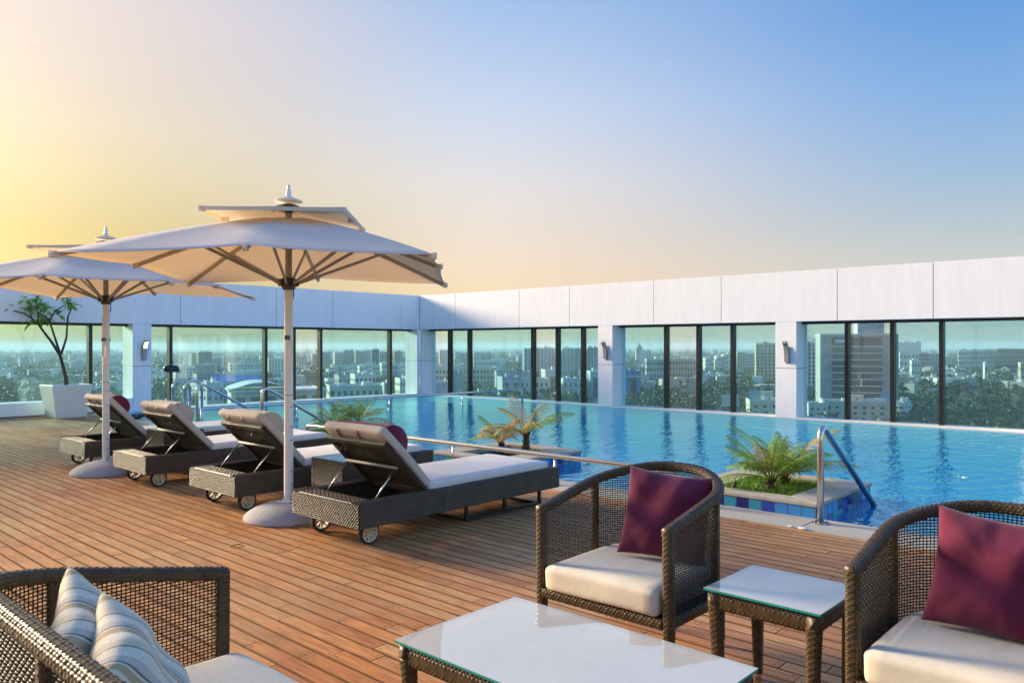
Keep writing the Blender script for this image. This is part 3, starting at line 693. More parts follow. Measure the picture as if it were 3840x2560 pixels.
# ------------------------------------------------------------------ umbrellas
def make_umbrella(label, loc, rz):
    root = thing('umbrella', label, 'umbrella', loc, rz, 'large square umbrellas over the loungers')
    prof = [(.385, .0), (.392, .012), (.385, .035), (.36, .06), (.30, .098), (.22, .128), (.13, .146), (.06, .15)]
    MB().lathe(prof, n=56).build('base', 'stone_base', root, auto=35)
    MB().lathe([(.098, .148), (.098, .160), (.06, .164)], n=28).build('base_flange', 'umbrella_pole', root)
    for a in range(4):
        MB().lathe([(.012, .16), (.012, .178), (.007, .178), (.007, .196)], .076 * cos(a * pi / 2 + .6), .076 * sin(a * pi / 2 + .6), 6).build('bolt', 'bracket', root)
    MB().lathe([(.041, .16), (.040, 1.1), (.038, 2.1)], n=10).build('pole', 'umbrella_pole', root, auto=20)
    MB().lathe([(.041, 1.099), (.0415, 1.103), (.041, 1.106)], n=10).build('pole_joint', 'joint', root)
    for z in (.30, .42, .70, .82, 1.0): MB().lathe([(.006, 0), (.006, .004)], 0, 0, 8, Matrix.Translation((-.029, -.0285, z)) @ Matrix.Rotation(radians(90), 4, 'X') @ Matrix.Rotation(radians(-45), 4, 'Y')).build('screw', 'dark_metal', root)
    MB().lathe([(.030, 2.0), (.030, 2.78)], n=10).build('upper_pole', 'umbrella_rib', root)
    for sx in (-1, 1):
        MB().box(sx * .05 - .012, sx * .05 + .012, -.018, .018, 1.55, 1.92).build('locking_plate', 'umbrella_pole', root, bevel=.004)
        MB().box(sx * .068 - .006, sx * .068 + .006, -.012, .012, 1.42, 1.62).build('locking_bar', 'umbrella_pole', root, bevel=.003)
    MB().box(-.075, .075, -.02, .02, 1.60, 1.64).build('pin', 'hub', root, bevel=.004)
    MB().tube([(.052, -.02, 1.95), (.06, -.03, 2.0), (.05, -.03, 2.06)], .006, 6).build('pull_cord', 'hub', root)
    for z0, z1, r in ((2.05, 2.16, .062), (2.42, 2.53, .075)):
        mb = MB(); mb.lathe([(r * .8, z0), (r, z0 + .02), (r, z1 - .02), (r * .85, z1)], n=16)
        for a in range(8):
            M = Matrix.Rotation(a * pi / 4, 4, 'Z'); mb.box(r * .6, r * 1.45, -.02, .02, z0 + .035, z1 - .012, M)
        mb.build('hub', 'hub', root, bevel=.003)
    HS = 1.375; ZE, ZC = 2.235, 2.71
    tips = []
    for a in range(8):
        ang = a * pi / 4; rr = HS * (sqrt(2) if a % 2 else 1.0); z = ZE - .015 if a % 2 else ZE + .045
        tips.append(Vector((rr * cos(ang), rr * sin(ang), z)))
    def cpt(a, t, r):                              # canopy surface between rib a and a+1
        A, B = tips[a], tips[(a + 1) % 8]
        e = A.lerp(B, t); sag = 4 * t * (1 - t)
        e2 = Vector((e.x * (1 - .018 * sag), e.y * (1 - .018 * sag), 0)); ze = e.z + .0 * sag
        rr = r; z = ZC + (ze - ZC) * (rr ** 1.25) - .022 * sag * rr * (1 - .45 * rr)
        return Vector((e2.x * rr, e2.y * rr, z))
    mb = MB(); nr, nt = 16, 6; P = np.zeros((nr + 1, 8 * nt, 3))
    for i in range(nr + 1):
        r = .12 + .88 * i / nr
        for a in range(8):
            for k in range(nt): P[i, a * nt + k] = tuple(cpt(a, k / nt, r))
    mb.grid(P, cv=True); o = mb.build('canopy', 'canopy', root, smooth=True); m = o.modifiers.new('s', 'SOLIDIFY'); m.thickness = .0025
    mb = MB(); VS = .60; vt = []                    # upper wind vent canopy
    for a in range(8):
        ang = a * pi / 4; rr = VS * (1.42 if a % 2 else 1.0); vt.append(Vector((rr * cos(ang), rr * sin(ang), 2.698 if a % 2 else 2.700)))
    P = np.zeros((9, 8 * nt, 3))
    for i in range(9):
        r = .06 + .94 * i / 8
        for a in range(8):
            for k in range(nt):
                t = k / nt; e = vt[a].lerp(vt[(a + 1) % 8], t); sag = 4 * t * (1 - t); q = 1.0
                P[i, a * nt + k] = (e.x * r * q, e.y * r * q, 2.772 + (e.z - 2.772) * r ** .9 - .004 * sag * r)
    mb.grid(P, cv=True); o = mb.build('vent_canopy', 'canopy', root, smooth=True); m = o.modifiers.new('s', 'SOLIDIFY'); m.thickness = .0025
    for a in range(8):                              # pockets at the vent tips and the flaps back to the main canopy
        T = vt[a]; d = Vector((T.x, T.y, 0)).normalized(); s_ = Vector((-d.y, d.x, 0))
        MB().bar(T - d * .07 - Vector((0, 0, .020)), T - Vector((0, 0, .020)), .026, .04).build('vent_pocket', 'canopy', root, bevel=.003)
    mb = MB(); P = np.zeros((2, 8 * nt, 3))                          # hem hanging from the vent edge
    for a in range(8):
        for k in range(nt):
            e = vt[a].lerp(vt[(a + 1) % 8], k / nt); P[0, a * nt + k] = (e.x, e.y, e.z - .004 * 4 * (k / nt) * (1 - k / nt)); P[1, a * nt + k] = (e.x * .985, e.y * .985, e.z - .034)
    mb.grid(P, cv=True); o = mb.build('vent_hem', 'canopy', root); m = o.modifiers.new('s', 'SOLIDIFY'); m.thickness = .002
    MB().lathe([(.03, 2.74), (.045, 2.76), (.045, 2.80), (.11, 2.80), (.05, 2.825)], n=20).build('vent_hub', 'hub', root)
    MB().lathe([(.125, 2.845), (.12, 2.856), (.07, 2.875), (.028, 2.888)], n=32).build('finial_cap', 'canopy', root, smooth=True)
    MB().lathe([(.026, 2.885), (.026, 2.915), (.02, 2.925), (.022, 2.95), (.012, 2.965), (.016, 2.98), (.012, 2.998), (.002, 3.0)], n=16).build('finial', 'umbrella_pole', root, smooth=True)
    for a in range(8):
        T = tips[a]; d = Vector((T.x, T.y, 0)).normalized(); c0 = d * .10 + Vector((0, 0, 2.47))
        pr = [c0]
        for r in (.35, .6, .8, 1.0):
            q = cpt(a, 0, r); pr.append(Vector((q.x, q.y, q.z - .028)))
        mb = MB()
        for p_, q_ in zip(pr[:-1], pr[1:]): mb.bar(p_, q_, .020, .034)
        mb.build('rib', 'umbrella_rib', root)
        MB().bar(T - d * .06 - Vector((0, 0, .012)), T + d * .012 - Vector((0, 0, .012)), .032, .05).build('rib_pocket', 'canopy', root, bevel=.004)
        q = cpt(a, 0, .52); MB().bar(d * .085 + Vector((0, 0, 2.11)), Vector((q.x, q.y, q.z - .045)), .016, .026).build('strut', 'umbrella_rib', root)
    return root
make_umbrella('large cream umbrella in front, its stone base between the two nearest loungers', (3.825, 6.234, 0), radians(45.5))
make_umbrella('farther cream umbrella on the left, shading the potted tree side', (3.66, 10.06, 0), radians(43.5))

# ------------------------------------------------------------------ loungers
def rounded_box(sx, sy, sz, r, nx=10, ny=10, nz=4, puff=0.0, seed=0):
    """closed box with rounded edges and soft, slightly uneven faces (local origin at the bottom centre)"""
    bm = bmesh.new(); bmesh.ops.create_cube(bm, size=2.0)
    bmesh.ops.subdivide_edges(bm, edges=bm.edges[:], cuts=11, use_grid_fill=True)
    R = random.Random(seed); ph = [R.uniform(0, 6.28) for _ in range(6)]
    for v in bm.verts:
        p = v.co; q = [math.copysign(1 - (1 - abs(c)) ** 1.35, c) if abs(c) < 1 else c for c in p]
        ext = (sx / 2 - r, sy / 2 - r, sz / 2 - r); h = (sx / 2, sy / 2, sz / 2)
        P = Vector((q[0] * h[0], q[1] * h[1], q[2] * h[2])); C = Vector([max(-e, min(e, c)) for e, c in zip(ext, P)])
        dlt = P - C
        if dlt.length > 1e-6: P = C + dlt.normalized() * r if dlt.length > r * .999 else P
        k = (1 - p.x ** 4) * (1 - p.y ** 4) if abs(p.z) > .5 else 0
        P.z += math.copysign(puff * k, p.z) if p.z > 0 else 0
        w = .0035
        P += Vector((w * sin(P.y * 9 + ph[0]) * sin(P.z * 20 + ph[1]), w * sin(P.x * 8 + ph[2]), w * sin(P.x * 7 + ph[3]) * sin(P.y * 8 + ph[4])))
        v.co = P + Vector((0, 0, sz / 2))
    me = bpy.data.meshes.new('cushion'); bm.to_mesh(me); bm.free(); me.uv_layers.new(name='UVMap'); me.polygons.foreach_set('use_smooth', [True] * len(me.polygons)); return me
def mesh_part(me, name, mat, parent, loc=(0, 0, 0), rot=(0, 0, 0)):
    if not me.materials: me.materials.append(MATS[mat])
    o = bpy.data.objects.new(name, me); COL.objects.link(o); o.parent = parent; o.location = loc; o.rotation_euler = rot; return o
LL, LW, LZ0, LZ1 = 2.42, 0.90, 0.155, 0.345
RELIEF = {}
def relief_mesh(Lu, Lv, cu=.0285, cv=.0148, amp=.0105, key=None):
    """flat woven sheet in local x (length) / z (height), strands bulging towards -y; shared between alike rails"""
    k = (round(Lu, 3), round(Lv, 3))
    if k in RELIEF: return RELIEF[k]
    nu = max(2, int(round(Lu / cu)) * 6); nv = max(2, int(round(Lv / cv)) * 5); u = np.linspace(0, Lu, nu + 1); v = np.linspace(0, Lv, nv + 1)
    cu = Lu / (nu / 6); cv = Lv / (nv / 5); U, V = np.meshgrid(u / cu, v / cv, indexing='ij'); row = np.floor(V - 1e-6)
    h = np.abs(np.sin(pi * (U + .5 * row))) ** .75 * np.abs(np.sin(pi * V)) ** .6
    h *= 1 + .18 * np.sin(row * 7.3 + np.floor(U + .5 * row) * 3.1)
    P = np.zeros((nu + 1, nv + 1, 3)); P[:, :, 0] = U * cu; P[:, :, 2] = V * cv; P[:, :, 1] = -amp * h
    n1, n2 = P.shape[:2]; idx = np.arange(n1 * n2).reshape(n1, n2); F = np.stack([idx[:-1, :-1], idx[1:, :-1], idx[1:, 1:], idx[:-1, 1:]], -1).reshape(-1, 4)
    me = bpy.data.meshes.new('weave'); me.from_pydata(P.reshape(-1, 3).tolist(), [], F.tolist()); me.polygons.foreach_set('use_smooth', [True] * len(me.polygons)); me.materials.append(MATS['wicker_relief']); RELIEF[k] = me; return me
def relief(parent, Lu, Lv, loc, rz=0.0, rx=0.0):
    o = bpy.data.objects.new('woven_face', relief_mesh(Lu, Lv)); COL.objects.link(o); o.parent = parent; o.location = loc; o.rotation_euler = (rx, 0, rz); return tag(o, kind='stuff')
def make_lounger(label, loc, rz, bolster, strap):
    t = thing('sun_lounger', label, 'sun lounger', loc, rz, 'wicker sun loungers in a row')       # local: x from the wheeled head end, y from the near side
    rl = .095
    MB().box(0, LL, 0, rl, LZ0, LZ1).build('side_rail', 'wicker_fine', t, bevel=.006, seg=2)
    MB().box(0, LL, LW - rl, LW, LZ0, LZ1).build('side_rail', 'wicker_fine', t, bevel=.006, seg=2)
    MB().box(.002, .17, rl - .01, LW - rl + .01, LZ0 + .001, LZ1 - .001).build('head_rail', 'wicker_fine', t, bevel=.006, seg=2)
    MB().box(-.0015, .03, .004, LW - .004, LZ0 + .002, LZ1 - .003).build('head_face', 'wicker_fine', t, bevel=.004)
    MB().box(LL - .1, LL - .002, rl - .01, LW - rl + .01, LZ0 + .001, LZ1 - .001).build('foot_rail', 'wicker_fine', t, bevel=.006, seg=2)
    MB().box(.76, LL - .09, rl - .005, LW - rl + .005, LZ1 - .05, LZ1 - .012).build('seat_deck', 'wicker_fine', t)
    for x in (.42, .62): MB().box(x, x + .03, rl, LW - rl, LZ0 + .02, LZ0 + .05).build('cross_bar', 'dark_metal', t)
    MB().bar((.16, LW / 2 - .2, LZ1 - .04), (.74, LW / 2 - .2, LZ1 - .11), .03, .02).build('slide_bar', 'dark_metal', t)
    hgt = LZ1 - LZ0 - .006
    relief(t, LL, hgt, (0, -.001, LZ0 + .003)); relief(t, LW, hgt, (-.003, LW, LZ0 + .003), radians(-90)); relief(t, LL, hgt, (LL, LW + .001, LZ0 + .003), pi); relief(t, LW, hgt, (LL + .001, 0, LZ0 + .003), radians(90))
    relief(t, LL, rl, (0, 0, LZ1 + .0005), 0, radians(-90)); relief(t, LL, rl, (0, LW - rl, LZ1 + .0005), 0, radians(-90)); relief(t, LW - 2 * rl, .17, (.17, rl, LZ1 - .0005), radians(90), radians(-90))
    # backrest
    px, pz, bl, ang = .755, LZ1 - .005, .635, radians(45.5)
    M = Matrix.Translation((px, 0, pz)) @ Matrix.Rotation(pi + ang, 4, 'Y')      # local +x runs up the backrest, +z towards the back
    mb = MB(); w0, w1 = rl * .55, LW - rl * .55
    mb.box(0, bl, w0, w0 + .06, 0, .035, M); mb.box(0, bl, w1 - .06, w1, 0, .035, M); mb.box(bl - .05, bl + .002, w0 - .001, w1 + .001, -.001, .038, M); mb.box(0, .05, w0 + .06, w1 - .06, .002, .034, M)
    mb.build('backrest_frame', 'wicker_fine', t, bevel=.006)
    mb = MB(); n = 24
    for i in range(n):
        a = .055 + (bl - .11) * i / n; mb.box(a, a + (bl - .11) / n * .86, w0 + .05, w1 - .05, .003, .015, M)
    o = mb.build('backrest_weave', 'wicker_fine', t); tag(o, kind='stuff')
    mb = MB()
    for i in range(34):                              # frayed strands under the top edge
        y = random.uniform(w0 + .05, w1 - .05); p = M @ Vector((bl - .055 - random.uniform(0, .02), y, .03)); mb.tube([p, p + Vector((.012, random.uniform(-.012, .012), -.03)), p + Vector((random.uniform(0, .03), random.uniform(-.03, .03), -.045 - random.random() * .03))], .0022, 4)
    tag(mb.build('loose_strand', 'wicker_rim', t), kind='stuff')
    c1 = M @ Vector((bl * .57, w0 + .06, .055)); c2 = M @ Vector((bl * .57, w1 - .06, .055))
    MB().tube([c1, c2], .013, 8).build('cross_bar', 'umbrella_rib', t, smooth=True)
    for q in (c1, c2): MB().tube([q + Vector((0, .02 if q is c1 else -.02, 0)), (.235, q.y + (.02 if q is c1 else -.02), LZ1 - .03)], .0075, 8).build('strut', 'steel', t, smooth=True)
    MB().tube([(.235, w0 + .05, LZ1 - .028), (.235, w1 - .05, LZ1 - .028)], .009, 8).build('strut_bar', 'steel', t, smooth=True)
    # mattress
    me = rounded_box(LL - .10 - .755, LW - .10, .082, .026, puff=.004, seed=int(loc[1] * 10)); mesh_part(me, 'seat_mattress', 'mattress', t, (.755 + (LL - .10 - .755) / 2, LW / 2, LZ1 - .004))
    bm_l = bl + .075
    me = rounded_box(bm_l, LW - .10, .082, .030, puff=.006, seed=int(loc[1] * 10) + 3)
    mo = mesh_part(me, 'back_mattress', 'mattress_back', t)
    mo.matrix_local = M @ Matrix.Rotation(pi, 4, 'X') @ Matrix.Translation((bm_l / 2 + .02, -LW / 2, .004))
    # bolster strapped over the top of the mattress
    Mb = M @ Matrix.Rotation(pi, 4, 'X') @ Matrix.Translation((bl - .10, -LW / 2, .088))
    mb = MB(); n = 41; m = 28; P = np.zeros((n, m, 3)); Wb = LW - .17
    for i in range(n):
        u = -1 + 2 * i / (n - 1); f = max(.02, (1 - abs(u) ** 40)) if abs(u) < 1 else .02
        for k in range(m):
            a = 2 * pi * k / m; yy = cos(a); zz = sin(a)
            P[i, k] = (.145 * yy * f - .01, u * Wb / 2 - .0, max(-.006, .125 * zz * f))
    mb.grid(P, cv=True); bo = mb.build('headrest_bolster', bolster, t, smooth=True); bo.matrix_local = Mb
    for y in (-.19, .08):
        s_ = MB(); pts = [(-.15, y, .02), (-.06, y, .0), (bl * .0 + .10, y, -.002), (.165, y, -.012), (.186, y, -.05), (.17, y, -.096), (.1, y, -.10)]
        R_ = []
        for p in pts: R_.append(Vector(p))
        for p_, q_ in zip(R_[:-1], R_[1:]): s_.bar(p_, q_, .028, .005, up=(0, 0, 1) if abs((q_ - p_).normalized().z) < .8 else (1, 0, 0))
        so = s_.build('strap', strap, t); so.matrix_local = Mb
    # wheels
    for y in (.09, LW - .17):
        w = empty('wheel', (.175, y, .0915)); w.parent = t
        Mw = Matrix.Rotation(radians(-90), 4, 'X')
        MB().lathe([(.068, 0), (.088, .002), (.0915, .012), (.0915, .030), (.088, .040), (.068, .042), (.068, 0)], n=36, M=Mw, cap=False).build('tyre', 'rubber', w, auto=40)
        mb = MB(); mb.lathe([(.071, -.001), (.071, .043), (.062, .043), (.062, -.001), (.071, -.001)], n=32, M=Mw, cap=False); mb.lathe([(.018, -.006), (.018, .048)], n=16, M=Mw)
        for k in range(8):
            a = k * pi / 4; mb.bar((cos(a) * .015, .018, sin(a) * .015), (cos(a) * .066, .018, sin(a) * .066), .011, .016, up=(0, 1, 0))
        mb.build('rim', 'rim_plastic', w); MB().lathe([(.007, -.014), (.007, .05)], n=10, M=Mw).build('axle', 'steel', w)
        MB().box(-.02, .02, .0, .03, .07, .1).build('bracket', 'dark_metal', w).location = (0, .05, 0)
    # sled legs at the foot end
    mb = MB(); b = .028
    for y in (.10, LW - .10):
        mb.box(1.22, LL - .17, y - b / 2, y + b / 2, .002, b)
        for x in (1.22, 1.72, LL - .17 - b): mb.box(x, x + b, y - b / 2 + .001, y + b / 2 - .001, b, LZ0 + .005)
    for x in (1.221, LL - .17 - b + .001): mb.box(x, x + b - .002, .10 + b / 2, LW - .10 - b / 2, .003, b - .001)
    mb.build('sled_leg', 'dark_metal', t)
    return t
make_lounger('nearest sun lounger, with a burgundy bolster strapped over its raised back', (3.555, 4.815, 0), radians(.6), 'burgundy', 'burgundy')
make_lounger('sun lounger with a beige bolster, its back partly hidden by the front umbrella pole', (3.55, 6.68, 0), radians(.2), 'bolster_beige', 'strap_beige')
make_lounger('sun lounger with a beige bolster, second from the potted tree', (3.515, 8.54, 0), radians(-.3), 'bolster_beige', 'strap_beige')
make_lounger('sun lounger with a burgundy bolster, farthest back beside the potted tree', (3.54, 10.39, 0), radians(.0), 'burgundy', 'burgundy')

def glass_top(parent, x0, x1, y0, y1, z, th, mat):
    mb = MB(); mb.quad([(x0, y0, z + th), (x1, y0, z + th), (x1, y1, z + th), (x0, y1, z + th)])
    mb.quad([(x0, y1, z), (x1, y1, z), (x1, y0, z), (x0, y0, z)])
    o = mb.build('glass_top', mat, parent)
    mb = MB(); q = [(x0, y0), (x1, y0), (x1, y1), (x0, y1)]
    for a in range(4):
        b = (a + 1) % 4; mb.quad([(*q[a], z), (*q[b], z), (*q[b], z + th), (*q[a], z + th)])
    mb.build('glass_edge', 'glass_edge', o)
    return o
def cube_table(label, loc):
    t = thing('side_table', label, 'table', loc, 0, 'cube side tables between the loungers')
    MB().box(0, .50, 0, .50, .035, .485).build('body', 'wicker_fine', t, bevel=.006, seg=2)
    for (lx, ly, a_) in ((0, -.001, 0), (-.001, .5, -90), (.5, .501, 180), (.501, 0, 90)): relief(t, .50, .444, (lx, ly, .038), radians(a_))
    for x in (.05, .42):
        for y in (.05, .42): MB().box(x, x + .03, y, y + .03, 0, .036).build('foot', 'dark_metal', t)
    glass_top(t, .0, .50, .0, .50, .489, .008, 'box_glass')
cube_table('wicker cube side table with glass top beside the nearest lounger', (4.17, 5.89, 0))
cube_table('wicker cube side table with glass top beside the farthest lounger', (4.17, 9.61, 0))
# ------------------------------------------------------------------ wicker armchairs and sofa
def seat_path(W, D, rx, ry, ds):
    """plan curve from the front left arm round the back to the front right arm; returns points, normals, arc length"""
    Ls = D - rx; pts = [(0.0, W / 2)]; n = 40
    pts += [(-Ls * i / 20, W / 2) for i in range(1, 21)]
    for i in range(1, n + 1):
        a = pi / 2 * i / n; pts.append((-Ls - rx * sin(a), W / 2 - ry + ry * cos(a)))
    half = pts[:]
    if W / 2 - ry > 1e-4:
        m = 20; y0 = W / 2 - ry
        half += [(-D, y0 * (1 - i / m)) for i in range(1, m + 1)]
    full = half + [(x, -y) for x, y in reversed(half[:-1])]
    P = np.array(full); seg = np.r_[0, np.cumsum(np.hypot(*np.diff(P, axis=0).T))]
    N = int(seg[-1] / ds); s = np.linspace(0, seg[-1], N + 1)
    X = np.interp(s, seg, P[:, 0]); Y = np.interp(s, seg, P[:, 1])
    T = np.stack([np.gradient(X), np.gradient(Y)], 1); T /= np.linalg.norm(T, axis=1)[:, None]
    Nn = np.stack([T[:, 1], -T[:, 0]], 1)                      # points inwards
    return np.stack([X, Y], 1), Nn, s
def rim_z(s, L, z0, z1, rise):
    t = np.clip(np.minimum(s, L - s) / rise, 0, 1.3); t = np.where(t < .8, t, .8 + .2 * np.sin(np.clip((t - .8) / .2, 0, pi / 2))); return z0 + (z1 - z0) * np.clip(t, 0, 1)
def sweep_weave(P, Nn, zc, s, hw, hh, n, cell, amp, power=3.0):
    """woven rounded bar swept along a plan path, strands raised as real relief"""
    a = np.arange(n) / n * 2 * pi; ca, sa = np.cos(a), np.sin(a)
    e = 2.0 / power; cx = np.sign(ca) * np.abs(ca) ** e * hw; cz = np.sign(sa) * np.abs(sa) ** e * hh
    per = np.r_[0, np.cumsum(np.hypot(np.diff(np.r_[cx, cx[0]]), np.diff(np.r_[cz, cz[0]])))]; q = per[:-1] / per[-1]; ring = max(6, int(round(per[-1] / cell[1])))
    V = q[None, :] * ring; U = (s / cell[0])[:, None]; fl = np.floor(V)
    h = np.abs(np.sin(pi * (U + .5 * fl))) ** .8 * np.abs(np.sin(pi * V)) ** .6
    h = h * (1 + .22 * np.sin(fl * 5.1 + np.floor(U + .5 * fl) * 2.7) + .12 * np.sin(np.floor(U + .5 * fl) * 12.9))
    k = 1 + h * amp / np.hypot(cx, cz)[None, :]
    G = np.zeros((len(s), n, 3)); G[:, :, 0] = P[:, 0:1] + Nn[:, 0:1] * cx[None] * k; G[:, :, 1] = P[:, 1:2] + Nn[:, 1:2] * cx[None] * k; G[:, :, 2] = zc[:, None] + cz[None] * k
    return G
def close_ends(mb, base, nu, n):
    mb.f.append(tuple(base + k for k in range(n))); mb.uv += [(0, 0)] * n
    mb.f.append(tuple(base + (nu - 1) * n + k for k in reversed(range(n)))); mb.uv += [(0, 0)] * n
def weave_post(p0, p1, w, d, name, parent, mat='wicker_rim', foot=False):
    """tapered woven post from p0 (bottom) to p1 (top) with strand relief"""
    p0, p1 = Vector(p0), Vector(p1); L = (p1 - p0).length; nu = max(8, int(L / .0032)); n = 44; w0, w1 = w; d0, d1 = d
    G = np.zeros((nu + 1, n, 3)); a = np.arange(n) / n * 2 * pi
    for i in range(nu + 1):
        t = i / nu; hw = (w0 + (w1 - w0) * t) / 2; hd = (d0 + (d1 - d0) * t) / 2; c = p0.lerp(p1, t)
        cx = np.sign(np.cos(a)) * np.abs(np.cos(a)) ** .6 * hw; cy = np.sign(np.sin(a)) * np.abs(np.sin(a)) ** .6 * hd
        V = i * L / nu / .0120; U = a / (2 * pi) * 8; h = abs(sin(pi * V)) ** .6 * np.abs(np.sin(pi * (U + .5 * math.floor(V)))) ** .8; k = 1 + h * .0034 / np.hypot(cx, cy)
        G[i, :, 0] = c.x + cx * k; G[i, :, 1] = c.y + cy * k; G[i, :, 2] = c.z
    mb = MB(); mb.grid(G, cv=True); close_ends(mb, 0, nu + 1, n); return mb.build(name, mat, parent, smooth=True)
def lattice(P, Nn, s, zr, zb, i0, i1, pu, pv, r):
    """open basket weave between arc positions i0..i1, from zb up to the rim"""
    mb = MB(); S0, S1 = s[i0], s[i1]; nu = max(3, int(round((S1 - S0) / pu))); us = np.linspace(S0, S1, nu + 1)
    X = np.interp(us, s, P[:, 0]); Y = np.interp(us, s, P[:, 1]); NX = np.interp(us, s, Nn[:, 0]); NY = np.interp(us, s, Nn[:, 1]); Z = np.interp(us, s, zr) - .012
    rows = int((Z.max() - zb) / pv)
    jit = rng.normal(0, .0006, rows + 2)
    for j in range(rows + 1):
        z = zb + j * pv + jit[j]; run = []
        for i in range(nu + 1):
            if z < Z[i]:
                o = .0022 if (i + j) % 2 else -.0022; run.append((X[i] + NX[i] * o, Y[i] + NY[i] * o, z))
            if (z >= Z[i] or i == nu) and run:
                if len(run) > 2: mb.tube(run, r, 4, cap=False)
                run = []
    for i in range(1, nu):
        m = int((Z[i] - zb) / pv); pts = []
        for j in range(m + 2):
            o = -.0022 if (i + j) % 2 else .0022; z = min(zb + j * pv, Z[i] + .005); pts.append((X[i] + NX[i] * o, Y[i] + NY[i] * o, z))
        if len(pts) > 2: mb.tube(pts, r * .9, 4, cap=False)
    return mb
def pillow_mesh(size, thick, seed, ears=.085):
    R = random.Random(seed); n = 30; P = np.zeros((2, n, n, 3)); ph = [R.uniform(0, 6.28) for _ in range(8)]
    for i in range(n):
        for j in range(n):
            u = -1 + 2 * i / (n - 1); v = -1 + 2 * j / (n - 1)
            px = u * (1 - ears * (1 - v * v)) ; py = v * (1 - ears * (1 - u * u))
            e = max(0, (1 - u ** 2) * (1 - v ** 2)); t = e ** .42
            wr = .20 * sin(3.1 * u + 2.2 * v + ph[0]) * sin(4 * v - 2 * u + ph[1]) + .05 * sin(11 * u * v + ph[2]) + .05 * sin(9 * (u + v) + ph[3]) * (u * u + v * v) * .5
            rad = .035 * sin(14 * math.atan2(v, u) + ph[4]) * (u * u + v * v)
            z = thick / 2 * t * (1 + wr + rad)
            for k, sg in enumerate((1, -1)): P[k, i, j] = (px * size / 2, py * size / 2, sg * z)
    mb = MB(); U = [i / (n - 1) for i in range(n)]
    mb.grid(P[0], (U, U)); mb.grid(P[1][::-1], (U[::-1], U))
    me = mb.mesh('pillow', True); bm = bmesh.new(); bm.from_mesh(me); bmesh.ops.remove_doubles(bm, verts=bm.verts, dist=1e-4); bm.to_mesh(me); bm.free()
    return me
def throw_pillow(label, mat, loc, normal_deg, lean, roll, size, thick, seed, group):
    me = pillow_mesh(size, thick, seed); me.materials.append(MATS[mat]); o = bpy.data.objects.new('throw_pillow', me); COL.objects.link(o)
    # pillow face (+z) turned to 'normal_deg', leaning back by 'lean', rolled in its own plane
    M = Matrix.Translation(loc) @ Matrix.Rotation(radians(normal_deg), 4, 'Z') @ Matrix.Rotation(radians(90 - lean), 4, 'Y') @ Matrix.Rotation(radians(90 + roll), 4, 'Z')
    o.matrix_world = M; m = o.modifiers.new('sub', 'SUBSURF'); m.levels = 1; m.render_levels = 1
    return tag(o, label, 'pillow', group)
